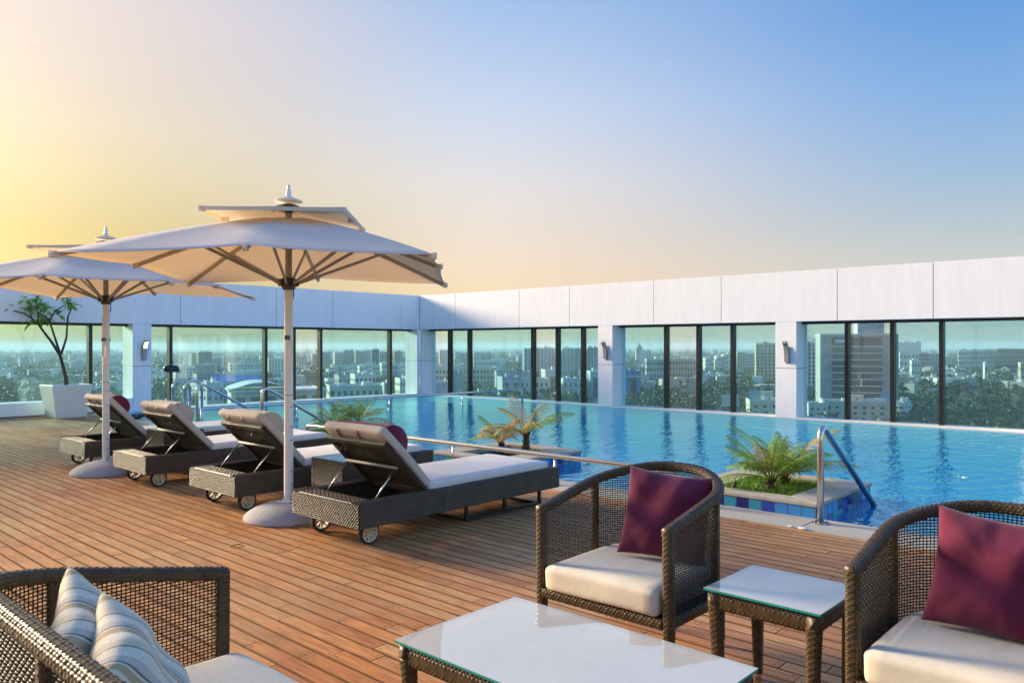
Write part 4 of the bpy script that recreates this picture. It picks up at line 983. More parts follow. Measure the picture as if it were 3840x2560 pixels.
def armchair(name, label, cat, loc, rz, W, D, rx, ry, group=None, pu=.0150, pv=.0118):
    t = thing(name, label, cat, loc, rz, group)
    P, Nn, s = seat_path(W, D, rx, ry, .0038); L = s[-1]; Ls = D - rx; rise = .83
    zr = rim_z(s, L, .715, .885, rise)
    mb = MB(); G = sweep_weave(P, Nn, zr, s, .0250, .0215, 76, (.0205, .0120), .0042); mb.grid(G, cv=True); close_ends(mb, 0, len(s), 76)
    tag(mb.build('rim', 'wicker_rim', t, smooth=True))
    zc = np.full(len(s), .305); mb = MB(); G = sweep_weave(P, Nn, zc, s, .018, .024, 64, (.0205, .0120), .0038); mb.grid(G, cv=True); close_ends(mb, 0, len(s), 64); mb.build('seat_rail', 'wicker_rim', t, smooth=True)
    # front apron as a straight woven bar
    yy = np.arange(-W / 2 + .02, W / 2 - .02, .0038); Pf = np.stack([np.full(len(yy), -.012), yy], 1); Nf = np.tile([1.0, 0.0], (len(yy), 1))
    mb = MB(); G = sweep_weave(Pf, Nf, np.full(len(yy), .303), yy - yy[0], .017, .024, 64, (.0205, .0120), .0038); mb.grid(G, cv=True); close_ends(mb, 0, len(yy), 64); mb.build('front_rail', 'wicker_rim', t, smooth=True)
    n = len(s); ia = int(.03 / L * n); ib = int((Ls + .06) / L * n)
    lines = [ia, ib, n - 1 - ib, n - 1 - ia]
    if W > 1.0: lines = [ia, ib, n // 2, n - 1 - ib, n - 1 - ia]
    for a, b in zip(lines[:-1], lines[1:]):
        o = lattice(P, Nn, s, zr, .325, a, b, pu, pv, .0025).build('woven_panel', 'wicker_strand', t); tag(o, kind='stuff')
    for k in lines[1:-1]: weave_post((P[k, 0], P[k, 1], .30), (P[k, 0], P[k, 1], zr[k]), (.036, .034), (.036, .034), 'post', t)
    for sy in (1, -1):
        weave_post((-.022, sy * W / 2, .27), (-.018, sy * W / 2, .725), (.05, .046), (.046, .046), 'front_post', t)
        weave_post((-.022, sy * (W / 2 - .004), .028), (-.022, sy * W / 2, .285), (.034, .050), (.034, .048), 'leg', t)
        rxk, ryk = -D + .075, sy * (W / 2 - .085 if W < 1 else W / 2 - .10)
        weave_post((rxk - .0, ryk, .028), (rxk + .02, ryk, .285), (.032, .046), (.032, .046), 'leg', t)
        for x, y in ((-.022, sy * (W / 2 - .004)), (rxk, ryk)): MB().lathe([(.015, 0), (.017, .004), (.017, .032), (.013, .034)], x, y, 14).build('foot', 'silver_foot', t, smooth=False)
    # seat
    mb = MB(); inner = [(p[0] + q[0] * .01, p[1] + q[1] * .01) for p, q in zip(P[::12], Nn[::12])]; k = len(inner)
    mb.quad([(x, y, .312) for x, y in inner]); mb.quad([(x, y, .300) for x, y in reversed(inner)])
    mb.build('seat_base', 'dark_metal', t)
    cw = (W - .085)
    if W > 1.0: cw = cw
    me = rounded_box(D - .055, cw, .126, .030, puff=.005, seed=int(W * 100))
    if W < 1.0:
        for v in me.vertices:
            xx = v.co.x - (D - .055) / 2 + .022
            if xx < -Ls:
                f = sqrt(max(.06, 1 - ((-xx - Ls) / rx) ** 2)); v.co.y *= min(1, f * 1.04)
    mesh_part(me, 'seat_cushion', 'cushion', t, (-(D - .055) / 2 + .022, 0, .326)); 
    return t
armchair('armchair', 'wicker armchair with beige seat cushion, facing the glass coffee table', 'armchair', (3.01, 2.195, 0), radians(180.5), .735, .76, .35, .3675, 'wicker lounge seats')
armchair('armchair', 'wicker armchair cut off by the right edge, beside the small glass table', 'armchair', (2.955, .645, 0), radians(180), .735, .76, .35, .3675, 'wicker lounge seats', pu=.0160, pv=.0126)
armchair('sofa', 'wide wicker sofa in the near left corner holding two striped pillows', 'sofa', (1.40, 1.94, 0), 0.0, 1.52, .82, .30, .30, 'wicker lounge seats')
throw_pillow('plain burgundy pillow on the armchair facing the coffee table', 'burgundy', (3.51, 2.13, .672), 200, 17, -5, .47, .20, 11, 'throw pillows')
throw_pillow('dark burgundy pillow on the armchair at the right edge', 'burgundy', (3.44, .64, .668), 188, 19, -6, .47, .20, 12, 'throw pillows')
throw_pillow('striped beige and grey pillow farther back on the sofa', 'striped', (.845, 2.37, .645), -28, 24, 14, .45, .17, 13, 'throw pillows')
throw_pillow('striped beige and grey pillow in front, nearer the camera, on the sofa', 'striped', (.88, 2.15, .62), -26, 28, 12, .45, .17, 14, 'throw pillows')

# ------------------------------------------------------------------ glass-topped woven tables
def woven_table(name, label, x0, x1, y0, y1, h):
    t = thing(name, label, 'table', ((x0 + x1) / 2, (y0 + y1) / 2, 0), 0, 'glass topped wicker tables'); w, d = (x1 - x0) / 2 - .012, (y1 - y0) / 2 - .012
    zt = h - .02
    for a, b in (((-w, -d), (w, -d)), ((w, -d), (w, d)), ((w, d), (-w, d)), ((-w, d), (-w, -d))):
        a, b = np.array(a), np.array(b); L = np.hypot(*(b - a)); n = int(L / .004); s = np.linspace(0, L, n + 1); dirn = (b - a) / L; ins = np.array([-dirn[1], dirn[0]])
        P = a[None] + dirn[None] * s[:, None] + ins * .026; Nn = np.tile(ins, (n + 1, 1))
        mb = MB(); G = sweep_weave(P, Nn, np.full(n + 1, zt - .036), s, .022, .033, 80, (.0205, .0122), .0038, 4.0); mb.grid(G, cv=True); close_ends(mb, 0, n + 1, 80); mb.build('apron', 'wicker_rim', t, smooth=True)
    mb = MB(); mb.box(-w + .03, w - .03, -d + .03, d - .03, zt - .03, zt - .010); mb.build('woven_top', 'wicker_fine', t)
    for sx in (-1, 1):
        for sy in (-1, 1):
            weave_post((sx * (w - .038), sy * (d - .038), .03), (sx * (w - .027), sy * (d - .027), zt - .05), (.034, .056), (.034, .056), 'leg', t)
            MB().lathe([(.015, 0), (.017, .004), (.017, .034), (.013, .036)], sx * (w - .038), sy * (d - .038), 14).build('foot', 'silver_foot', t)
            MB().lathe([(.010, zt - .004), (.010, zt + .009)], sx * (w - .03), sy * (d - .03), 10).build('glass_pad', 'glue_pad', t)
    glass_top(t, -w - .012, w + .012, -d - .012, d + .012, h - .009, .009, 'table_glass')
    return t
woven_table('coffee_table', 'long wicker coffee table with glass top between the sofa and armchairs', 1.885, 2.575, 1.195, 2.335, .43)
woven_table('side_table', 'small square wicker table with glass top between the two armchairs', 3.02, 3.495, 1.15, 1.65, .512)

# ------------------------------------------------------------------ potted tree by the left wall
pot = thing('plant_pot', 'tall white square planter tapering to its base by the left glass wall', 'planter', (5.93, 18.53, 0), radians(1.5))
def frustum(b0, b1, z0, z1, mb=None):
    mb = mb or MB(); A = [(-b0, -b0, z0), (b0, -b0, z0), (b0, b0, z0), (-b0, b0, z0)]; B = [(-b1, -b1, z1), (b1, -b1, z1), (b1, b1, z1), (-b1, b1, z1)]
    for i in range(4):
        j = (i + 1) % 4; mb.quad([A[i], A[j], B[j], B[i]])
    return mb, A, B
mb, A, B = frustum(.30, .405, .0, .70); mb.quad(list(reversed(A)))
_, A2, B2 = frustum(.30, .375, .0, .70)
for i in range(4):
    j = (i + 1) % 4; mb.quad([B[i], B[j], B2[j], B2[i]]); mb.quad([B2[j], B2[i], (B2[i][0] * .95, B2[i][1] * .95, .58), (B2[j][0] * .95, B2[j][1] * .95, .58)])
mb.build('body', 'pot_white', pot, bevel=.012, seg=3)
MB().box(-.36, .36, -.36, .36, .55, .60).build('soil', 'soil', pot)
tree = thing('frangipani_tree', 'small bare stemmed tree with rosettes of glossy leaves in the white pot', 'tree', (5.93, 18.5, .58))
VR = Vector((sin(radians(42.46)), -cos(radians(42.46)), 0)); VF = Vector((cos(radians(42.46)), sin(radians(42.46)), 0))
TB = {'trunk': ([(0, .0, 0), (-.03, .27, .02), (-.085, .53, .0), (-.14, .77, -.02)], .045, .034),
      'branch': ([(-.14, .77, -.02), (-.36, 1.05, .05), (-.51, 1.22, .08), (-.63, 1.40, .06), (-.74, 1.54, .0), (-.88, 1.66, -.05), (-1.05, 1.71, -.08), (-1.22, 1.76, -.1)], .03, .011),
      'branch1': ([(-.66, 1.44, .05), (-.69, 1.62, .12), (-.67, 1.78, .2)], .016, .010),
      'branch2': ([(-.76, 1.56, 0), (-.86, 1.72, .1), (-.98, 1.88, .12)], .014, .009),
      'branch3': ([(-.13, .78, -.02), (-.185, 1.10, -.1), (-.27, 1.51, -.18), (-.38, 1.62, -.22), (-.49, 1.68, -.25)], .026, .012),
      'branch4': ([(-.27, 1.50, -.18), (-.17, 1.70, -.15), (-.04, 1.80, -.12), (.05, 1.84, -.1)], .015, .010),
      'branch5': ([(-.11, .78, -.02), (-.065, 1.13, .1), (-.065, 1.60, .16), (-.01, 1.78, .2), (-.11, 1.97, .22)], .024, .010),
      'branch6': ([(-.27, 1.46, -.18), (-.42, 1.45, -.05), (-.55, 1.48, .05)], .014, .010),
      'branch7': ([(-.48, 1.18, .08), (-.52, 1.36, -.08), (-.50, 1.50, -.2), (-.46, 1.84, -.3)], .013, .009)}
for nm, (pts, r0, r1) in TB.items():
    q = [VR * a + Vector((0, 0, z)) + VF * d for a, z, d in pts]; q = bend(q, .08, 4); m = len(q)
    MB().tube(q, [r0 + (r1 - r0) * i / (m - 1) for i in range(m)], 9).build('trunk' if nm == 'trunk' else 'branch', 'tree_bark', tree, smooth=True)
mb = MB(); n = 7; P = np.zeros((n, 3, 3))
for i in range(n):
    u = i / (n - 1); wv = .036 * (sin(pi * min(1, u ** 1.25 * .93 + .04)) ** .8); zz = .03 * sin(pi * u * .9) - .05 * u * u
    for k, sy in enumerate((-1, 0, 1)): P[i, k] = (u * .19, sy * wv, zz + abs(sy) * .008)
mb.grid(P); leaf_me = mb.mesh('leaf', True); leaf_me.materials.append(MATS['frangipani_leaf'])
RO = [(-1.24, 1.77, -.1), (-.89, 1.74, .1), (-.98, 1.95, .12), (-.66, 1.84, .2), (-.46, 1.96, -.3), (-.47, 1.74, -.25), (-.57, 1.54, .05), (-.70, 1.42, -.06), (-.12, 2.0, .22), (.0, 1.83, .2), (.10, 1.86, -.1), (-.14, 1.62, -.1), (-.34, 1.70, -.2), (-.5, 1.5, .1)]
for a, z, d in RO:
    c = VR * a + Vector((0, 0, z)) + VF * d; nl = random.randint(9, 13); t0 = random.uniform(0, 6)
    for k in range(nl):
        o = bpy.data.objects.new('leaf', leaf_me); COL.objects.link(o); o.parent = tree; o.location = c
        o.rotation_euler = (random.uniform(-.3, .3), radians(random.uniform(-50, 35)), t0 + k * 2.4 + random.uniform(-.3, .3)); sc_ = random.uniform(.75, 1.2); o.scale = (sc_, sc_, sc_)

# ------------------------------------------------------------------ small things
fx = thing('wall_speaker', 'dark oblong fixture fixed to a mullion above the arched grab rails', 'fixture', (8.66, 19.50, .95))
mb = MB(); mb.lathe([(.01, -.20), (.06, -.185), (.085, -.12), (.09, 0), (.085, .10), (.05, .17), (.01, .185)], n=20, M=Matrix.Rotation(radians(90), 4, 'Y') @ Matrix.Rotation(radians(0), 4, 'X')); mb.build('body', 'black_plastic', fx, smooth=True).location = (-.05, -.10, .02)
MB().tube([(.05, -.08, -.03), (.12, -.06, -.05), (.17, -.02, -.04)], .028, 10).build('bracket', 'black_plastic', fx, smooth=True)
hs = MB(); q = []
for i in range(150):
    a = i * .33; q.append((.16 * cos(a) * (1 + .35 * sin(i * .11)) + .22 * sin(i * .045), .10 * sin(a * 1.07) * (1 + .3 * cos(i * .17)), .03 + .045 * abs(sin(i * .23)) + .02 * sin(i * .6)))
o = hs.tube(q, .019, 7).build('hose', 'hose', None, smooth=True); o.location = (6.93, 16.95, .0); tag(o, 'dark blue tangled hose heaped on the coping by the white column', 'hose')
fl = MB()
for k in range(5):
    a = k * 2 * pi / 5; fl.quad([(0, 0, .005), (.025 * cos(a - .4), .025 * sin(a - .4), .012), (.042 * cos(a), .042 * sin(a), .02), (.025 * cos(a + .4), .025 * sin(a + .4), .012)])
o = fl.build('flower', 'white_petal', None); o.location = (10.45, 2.30, WZ + .003); o.scale = (1.3, 1.3, 1.6); m = o.modifiers.new('s', 'SOLIDIFY'); m.thickness = .003; tag(o, 'white fallen blossom floating on the pool', 'flower')
for lab, (x, y), s_ in (('larger flat white chip lying where deck meets coping', (6.50, 2.62), 1.0), ('smaller flat white chip left of the larger one at the coping', (6.51, 2.73), .6)):
    bm = bmesh.new(); bmesh.ops.create_icosphere(bm, subdivisions=2, radius=.045)
    for v in bm.verts: v.co = Vector((v.co.x * .6, v.co.y, v.co.z * .22)) * (1 + .15 * sin(v.co.x * 90 + v.co.y * 70))
    me = bpy.data.meshes.new('chip'); bm.to_mesh(me); bm.free(); me.materials.append(MATS['pebble']); me.polygons.foreach_set('use_smooth', [True] * len(me.polygons)); o = bpy.data.objects.new('stone_chip', me); COL.objects.link(o); o.location = (x, y, .01); o.scale = (s_,) * 3; tag(o, lab, 'chip')
sp = thing('garden_spike_light', 'small black spike light in the grass of the near planter', 'light', (7.24, 3.62, .05))
MB().lathe([(.004, -.03), (.012, .0), (.016, .09)], n=10).build('spike', 'black_plastic', sp)
MB().lathe([(.016, 0), (.022, .02), (.02, .055), (.012, .065)], n=12, M=Matrix.Translation((0, 0, .085)) @ Matrix.Rotation(.5, 4, 'Y')).build('head', 'black_plastic', sp)
bd = MB(); bd.tube([(-.10, 0, 0), (-.03, 0, .01), (.06, 0, .005), (.12, 0, 0)], [.006, .028, .022, .004], 8); bd.quad([(-.03, 0, .02), (.03, 0, .02), (.00, .24, .11), (-.04, .22, .11)]); bd.quad([(-.03, 0, .02), (.03, 0, .02), (.02, -.2, -.05), (-.02, -.2, -.05)])
bo = bd.build('bird', 'bird', None); bo.location = (VF * 60 + VR * 20.8 + Vector((0, 0, 13.55))); bo.rotation_euler = (.3, -.4, .5); tag(bo, 'tiny dark bird flying high in the blue part of the sky', 'bird')
tw = MB().tube([(0, 0, .006), (.04, .02, .012), (.07, .01, .012), (.10, .04, .006)], .004, 5).build('twig', 'bark', None); tw.location = (2.95, 5.62, 0); tag(tw, 'short curled twig lying on the deck boards', 'twig')
CITY = [   # x, y, turn, width, depth, height, style, wall, floors, bays, label, group
    (602.1, 1267.8, 0.30, 17.4, 18.0, 32.3, 'grid', 'tan', 12, 5, 'distant tan apartment block left of the darkest one behind the handrails', None),
    (588.6, 1208.4, 0.20, 20.6, 18.0, 35.8, 'grid', 'brown', 13, 6, 'tallest dark brown apartment block far behind the arched grab rails', None),
    (626.0, 1241.6, -0.20, 17.8, 16.0, 25.6, 'grid', 'white', 9, 5, 'hazy white apartment block right of the dark brown block', None),
    (667.4, 1270.5, 0.10, 27.3, 16.0, 26.7, 'grid', 'tan', 9, 7, 'hazy tan apartment block far left of the umbrella pole', None),
    (408.0, 887.4, 0.20, 21.6, 20.0, 21.6, 'grid', 'white', 6, 6, 'low white block far behind the leftmost arched rail', None),
    (448.7, 916.8, -0.10, 21.2, 20.0, 23.4, 'grid', 'grey', 7, 6, 'grey flat block below the dark brown apartments', None),
    (507.3, 926.9, 0.10, 42.1, 20.0, 23.6, 'grid', 'white', 6, 10, 'long white housing block just left of the umbrella pole', None),
    (315.7, 632.6, 0.15, 28.7, 24.0, 21.9, 'grid', 'grey', 6, 11, 'long grey school block behind the left handrail', None),
    (366.3, 666.2, -0.10, 28.6, 24.0, 21.6, 'grid', 'white', 5, 9, 'white block with parapet in the middle distance left of the pole', None),
    (214.5, 432.2, 0.35, 9.6, 14.0, 24.5, 'house', 'white', 5, 3, 'white corner house seen just under the left handrail', None),
    (280.4, 523.1, 0.10, 34.5, 30.0, 19.9, 'shed', 'blue', 2, 6, 'long low shed with bright blue roof', None),
    (250.1, 422.9, 0.12, 51.2, 40.0, 20.3, 'hall', 'cream', 3, 6, 'wide pale hall with a curved roof behind the umbrella pole', None),
    (559.9, 943.6, 0.20, 23.4, 18.0, 28.9, 'grid', 'white', 12, 6, 'tall white block directly left of the umbrella pole', None),
    (777.4, 1224.3, 0.00, 18.2, 16.0, 27.8, 'grid', 'white', 13, 4, 'slim hazy apartment tower in the far cluster left of the corner column', 'slim far towers left of the corner'),
    (783.8, 1187.6, 0.20, 17.0, 16.0, 30.9, 'grid', 'grey', 13, 4, 'slim hazy apartment tower in the far cluster left of the corner column', 'slim far towers left of the corner'),
    (783.8, 1158.0, 0.00, 14.9, 16.0, 34.0, 'grid', 'tan', 13, 4, 'slim hazy apartment tower in the far cluster left of the corner column', 'slim far towers left of the corner'),
    (822.7, 1174.7, 0.20, 18.2, 16.0, 33.6, 'grid', 'white', 13, 4, 'slim hazy apartment tower in the far cluster left of the corner column', 'slim far towers left of the corner'),
    (823.1, 1144.7, 0.00, 16.1, 16.0, 37.6, 'grid', 'grey', 13, 4, 'slim hazy apartment tower in the far cluster left of the corner column', 'slim far towers left of the corner'),
    (822.2, 1116.1, 0.20, 13.0, 16.0, 35.8, 'grid', 'tan', 13, 4, 'slim hazy apartment tower in the far cluster left of the corner column', 'slim far towers left of the corner'),
    (856.7, 1137.6, 0.00, 13.4, 16.0, 36.5, 'grid', 'white', 13, 4, 'slim hazy apartment tower in the far cluster left of the corner column', 'slim far towers left of the corner'),
    (863.3, 1100.8, 0.20, 14.2, 16.0, 33.8, 'grid', 'grey', 13, 4, 'slim hazy apartment tower in the far cluster left of the corner column', 'slim far towers left of the corner'),
    (804.5, 1046.5, 0.10, 12.5, 16.0, 39.9, 'grid', 'dark', 14, 4, 'darkest slim tower in the far cluster left of the corner column', None),
    (958.1, 1174.9, 0.10, 14.4, 16.0, 34.7, 'grid', 'brown', 12, 4, 'faint brown unfinished tower right beside the corner column', None),
    (534.7, 748.8, -0.30, 8.0, 12.0, 22.2, 'house', 'white', 4, 3, 'small white house in the dense row below the far towers', 'small white houses left of the corner'),
    (549.6, 754.8, 0.00, 8.2, 12.0, 23.7, 'house', 'white', 4, 3, 'small white house in the dense row below the far towers', 'small white houses left of the corner'),
    (564.6, 760.6, 0.30, 8.3, 12.0, 22.0, 'house', 'white', 4, 3, 'small white house in the dense row below the far towers', 'small white houses left of the corner'),
    (579.8, 766.2, -0.30, 8.4, 12.0, 24.2, 'house', 'white', 4, 3, 'small white house in the dense row below the far towers', 'small white houses left of the corner'),
    (558.0, 723.3, 0.00, 8.0, 12.0, 24.0, 'house', 'white', 4, 3, 'small white house in the dense row below the far towers', 'small white houses left of the corner'),
    (573.0, 729.2, 0.30, 7.5, 12.0, 25.5, 'house', 'white', 4, 3, 'small white house in the dense row below the far towers', 'small white houses left of the corner'),
    (593.2, 729.4, -0.30, 7.6, 12.0, 23.9, 'house', 'white', 4, 3, 'small white house in the dense row below the far towers', 'small white houses left of the corner'),
    (608.9, 734.4, 0.00, 9.1, 12.0, 24.9, 'house', 'white', 4, 3, 'small white house in the dense row below the far towers', 'small white houses left of the corner'),
    (365.1, 489.8, 0.20, 16.0, 20.0, 24.1, 'grid', 'white', 4, 5, 'white institute block with deep balconies left of the corner', None),
    (379.1, 533.8, 0.20, 12.7, 20.0, 21.8, 'grid', 'grey', 3, 4, 'grey flat-roofed block left of the white institute block', None),
    (313.2, 428.1, 0.12, 36.3, 24.0, 19.7, 'grid', 'cream', 3, 9, 'long low cream wing at the foot of the corner glass', None),
    (313.9, 397.6, 0.10, 2.6, 14.0, 22.1, 'plain', 'bluegrey', 4, 1, 'narrow blue stair block beside the last mullion before the corner', None),
    (360.4, 435.6, 0.20, 8.8, 18.0, 22.6, 'grid', 'white', 4, 4, 'white gridded block half hidden by the corner column', None),
    (1017.8, 1109.7, 0.10, 17.5, 16.0, 36.8, 'grid', 'white', 10, 5, 'far white tower just right of the corner column', None),
    (1070.4, 1126.3, 0.10, 11.7, 16.0, 33.3, 'grid', 'white', 8, 4, 'small far apartment block among trees right of the corner', 'far blocks among trees right of the corner'),
    (1078.8, 1117.1, 0.10, 11.2, 16.0, 31.2, 'grid', 'tan', 8, 4, 'small far apartment block among trees right of the corner', 'far blocks among trees right of the corner'),
    (1097.3, 1096.9, 0.10, 15.9, 16.0, 32.2, 'grid', 'white', 8, 4, 'small far apartment block among trees right of the corner', 'far blocks among trees right of the corner'),
    (1109.8, 1083.2, 0.10, 17.0, 16.0, 30.6, 'grid', 'tan', 8, 4, 'small far apartment block among trees right of the corner', 'far blocks among trees right of the corner'),
    (772.5, 755.6, 0.05, 34.8, 14.0, 25.5, 'grid', 'white', 4, 12, 'long white terrace among trees right of the corner', None),
    (557.5, 575.8, 0.10, 61.9, 26.0, 23.8, 'grid', 'cream', 4, 18, 'long cream institute with rows of windows right of the corner', None),
    (378.9, 415.4, 0.10, 10.0, 18.0, 20.3, 'plain', 'bluegrey', 3, 3, 'blue grey rooftop block low behind the first mullions', None),
    (483.1, 509.0, 0.10, 11.5, 18.0, 21.8, 'plain', 'grey', 3, 2, 'grey windowless block in front of the cream institute', None),
    (546.2, 499.3, 0.10, 32.2, 22.0, 21.5, 'plain', 'grey', 3, 5, 'stepped grey roofs left of the arched building', None),
    (470.3, 434.1, 0.25, 15.1, 18.0, 20.5, 'portal', 'bluegrey', 4, 2, 'blue grey block with two tall dark recesses', None),
    (491.3, 426.0, 0.15, 24.0, 18.0, 18.7, 'arch', 'white', 3, 6, 'white building with arched upper windows, left one', None),
    (525.1, 433.4, 0.20, 15.4, 20.0, 24.9, 'portal', 'bluegrey', 4, 1, 'tall blue grey tower block between the arched buildings', None),
    (513.2, 402.0, 0.15, 16.9, 18.0, 18.7, 'arch', 'white', 3, 4, 'white building with arched upper windows, right one', None),
    (533.4, 394.8, 0.20, 8.4, 18.0, 24.2, 'portal', 'bluegrey', 4, 1, 'blue grey block left of the second column', None),
    (827.6, 725.1, 0.15, 15.8, 16.0, 41.7, 'tower', 'bluegrey', 13, 3, 'leftmost of the tall slab towers left of the second column', None),
    (834.9, 702.2, 0.15, 25.4, 18.0, 42.4, 'tower', 'white', 13, 5, 'second tall slab tower, widest, left of the second column', None),
    (852.2, 668.5, 0.15, 26.6, 18.0, 42.1, 'tower', 'white', 13, 5, 'third tall slab tower left of the second column', None),
    (872.4, 646.4, 0.15, 17.0, 18.0, 43.2, 'tower', 'grey', 13, 4, 'tall slab tower touching the second column', None),
    (1696.1, 1109.0, 0.10, 17.8, 26.0, 39.0, 'dome', 'tan', 3, 3, 'far temple with a dome above the trees right of the second column', None),
    (1363.9, 879.5, 0.00, 28.5, 20.0, 35.0, 'plain', 'white', 2, 1, 'long white flat roof below the far temple', None),
    (794.5, 494.6, 0.10, 26.5, 20.0, 29.8, 'grid', 'grey', 4, 9, 'grey institute block left of the mullion past the second column', None),
    (831.7, 483.5, 0.10, 30.9, 20.0, 30.1, 'grid', 'tan', 4, 9, 'tan institute block with many small windows past the second column', None),
    (521.4, 348.7, 0.20, 11.9, 18.0, 25.9, 'portal', 'blue', 4, 1, 'saturated blue block right beside the second column', None),
    (1133.5, 612.9, 0.30, 9.4, 14.0, 26.4, 'house', 'white', 4, 3, 'small white house among trees left of the third column', 'white houses left of the third column'),
    (1145.7, 599.6, 0.30, 9.4, 14.0, 29.0, 'house', 'white', 4, 3, 'small white house among trees left of the third column', 'white houses left of the third column'),
    (1154.3, 590.2, 0.30, 12.8, 14.0, 31.6, 'house', 'white', 4, 3, 'small white house among trees left of the third column', 'white houses left of the third column'),
    (1170.2, 572.8, 0.10, 12.0, 14.0, 35.8, 'grid', 'cream', 8, 3, 'slim cream block left of the yellow tower', None),
    (1180.3, 561.7, 0.10, 14.6, 14.0, 33.3, 'grid', 'white', 7, 4, 'low white block left of the yellow tower', None),
    (834.0, 377.3, 0.10, 24.4, 20.0, 48.3, 'tower', 'yellow', 12, 6, 'yellow apartment tower touching the third column', None),
    (420.4, 192.4, 0.15, 16.6, 16.0, 15.6, 'house', 'cream', 4, 3, 'cream house with rooftop tank left of the third column', None),
    (719.0, 280.8, -0.25, 17.8, 22.0, 49.3, 'tower', 'bluegrey', 13, 5, 'pale blue hospital block right of the third column', None),
    (486.5, 164.5, 0.12, 41.9, 34.0, 52.5, 'office', 'grey', 12, 1, 'big grey office tower with white floor bands', None),
    (415.3, 160.9, 0.25, 10.0, 12.0, 15.7, 'house', 'white', 5, 3, 'white house at the foot of the third column', None),
    (435.8, 145.9, 0.12, 34.8, 16.0, 16.2, 'house', 'cream', 5, 8, 'long cream house in front of the grey office tower', None),
    (457.4, 129.7, -0.30, 5.2, 12.0, 15.5, 'house', 'white', 5, 2, 'narrow white house right of the cream one', None),
    (2686.2, 767.7, 0.10, 17.1, 24.0, 56.0, 'grid', 'white', 18, 3, 'hazy white high-rise in the row of four right of the office tower', 'row of four far high-rises'),
    (2699.2, 753.5, 0.10, 16.3, 24.0, 59.4, 'grid', 'white', 18, 3, 'hazy white high-rise in the row of four right of the office tower', 'row of four far high-rises'),
    (2711.9, 739.6, 0.10, 16.3, 24.0, 56.0, 'grid', 'white', 18, 3, 'hazy white high-rise in the row of four right of the office tower', 'row of four far high-rises'),
    (2724.4, 726.0, 0.10, 15.4, 24.0, 59.4, 'grid', 'white', 18, 3, 'hazy white high-rise in the row of four right of the office tower', 'row of four far high-rises'),
    (1406.4, 388.7, 0.10, 28.5, 14.0, 34.5, 'house', 'white', 3, 5, 'bright white villa below the far high-rises', None),
    (1477.1, 385.6, 0.10, 15.7, 14.0, 33.1, 'grid', 'brown', 5, 5, 'dark low flats right of the white villa', None),
    (1489.6, 371.9, 0.10, 17.6, 14.0, 32.2, 'grid', 'grey', 5, 5, 'grey low flats left of the last visible mullion', None),
    (1413.1, 307.4, 0.05, 18.8, 14.0, 38.4, 'grid', 'white', 5, 7, 'white apartment row behind the last wide pane', 'white apartment row on the far right'),
    (1427.2, 291.9, 0.05, 19.7, 14.0, 39.3, 'grid', 'white', 5, 7, 'white apartment row behind the last wide pane', 'white apartment row on the far right'),
    (1441.7, 276.1, 0.05, 19.7, 14.0, 40.1, 'grid', 'white', 5, 7, 'white apartment row behind the last wide pane', 'white apartment row on the far right'),
    (1432.5, 256.5, 0.05, 18.5, 14.0, 41.1, 'grid', 'dark', 5, 7, 'dark apartment block at the far right behind the last pane', 'dark apartment blocks on the far right'),
    (1446.8, 240.9, 0.05, 20.2, 14.0, 40.7, 'grid', 'dark', 5, 7, 'dark apartment block at the far right behind the last pane', 'dark apartment blocks on the far right'),
    (1032.8, 278.5, 0.20, 9.8, 12.0, 28.0, 'house', 'white', 3, 3, 'white bungalow among trees right of the office tower', None),
    (1033.6, 203.6, 0.20, 3.7, 8.0, 25.9, 'dome', 'white', 2, 1, 'tiny white shrine among trees in the last wide pane', None),
    (946.9, 150.2, 0.20, 12.1, 12.0, 28.2, 'house', 'tan', 3, 4, 'tan house at the right edge above the road', None),
]
# ------------------------------------------------------------------ the city below and beyond the glass
GZ = -45.0
for nm, c in (('white', (.66, .64, .58)), ('cream', (.62, .56, .42)), ('grey', (.36, .37, .38)), ('bluegrey', (.33, .40, .46)), ('tan', (.47, .38, .29)), ('brown', (.24, .17, .14)), ('dark', (.13, .13, .14)), ('blue', (.06, .20, .42)), ('yellow', (.60, .47, .22))):
    plain('wall_' + nm, c, .85, vary=.16, vscale=.25)
plain('city_window', (.025, .035, .045), .2, vary=.4, vscale=.6)
plain('city_trim', (.62, .62, .60), .8, vary=.15, vscale=.3)
plain('city_roof', (.42, .40, .37), .9, vary=.25, vscale=.2)
plain('roof_blue', (.04, .17, .50), .6, vary=.15, vscale=.2)
plain('mast_steel', (.22, .21, .21), .5, .5)
plain('office_glass', (.06, .07, .085), .25, vary=.25, vscale=.15)
plain('ground_green', (.085, .10, .045), .95, vary=.45, vscale=.02)
plain('asphalt', (.07, .07, .075), .9, vary=.2, vscale=.1)
plain('sign_red', (.12, .03, .02), .7)
plain('panel_blue', (.16, .33, .48), .6)
plain('car_white', (.7, .7, .7), .3); plain('car_glass', (.02, .02, .025), .1)
GROUND = MB(); GROUND.quad([(-12000, -12000, GZ), (12000, -12000, GZ), (12000, 12000, GZ), (-12000, 12000, GZ)]); tag(GROUND.build('ground', 'ground_green'), 'hazy green plain of the city', None, None, 'structure')

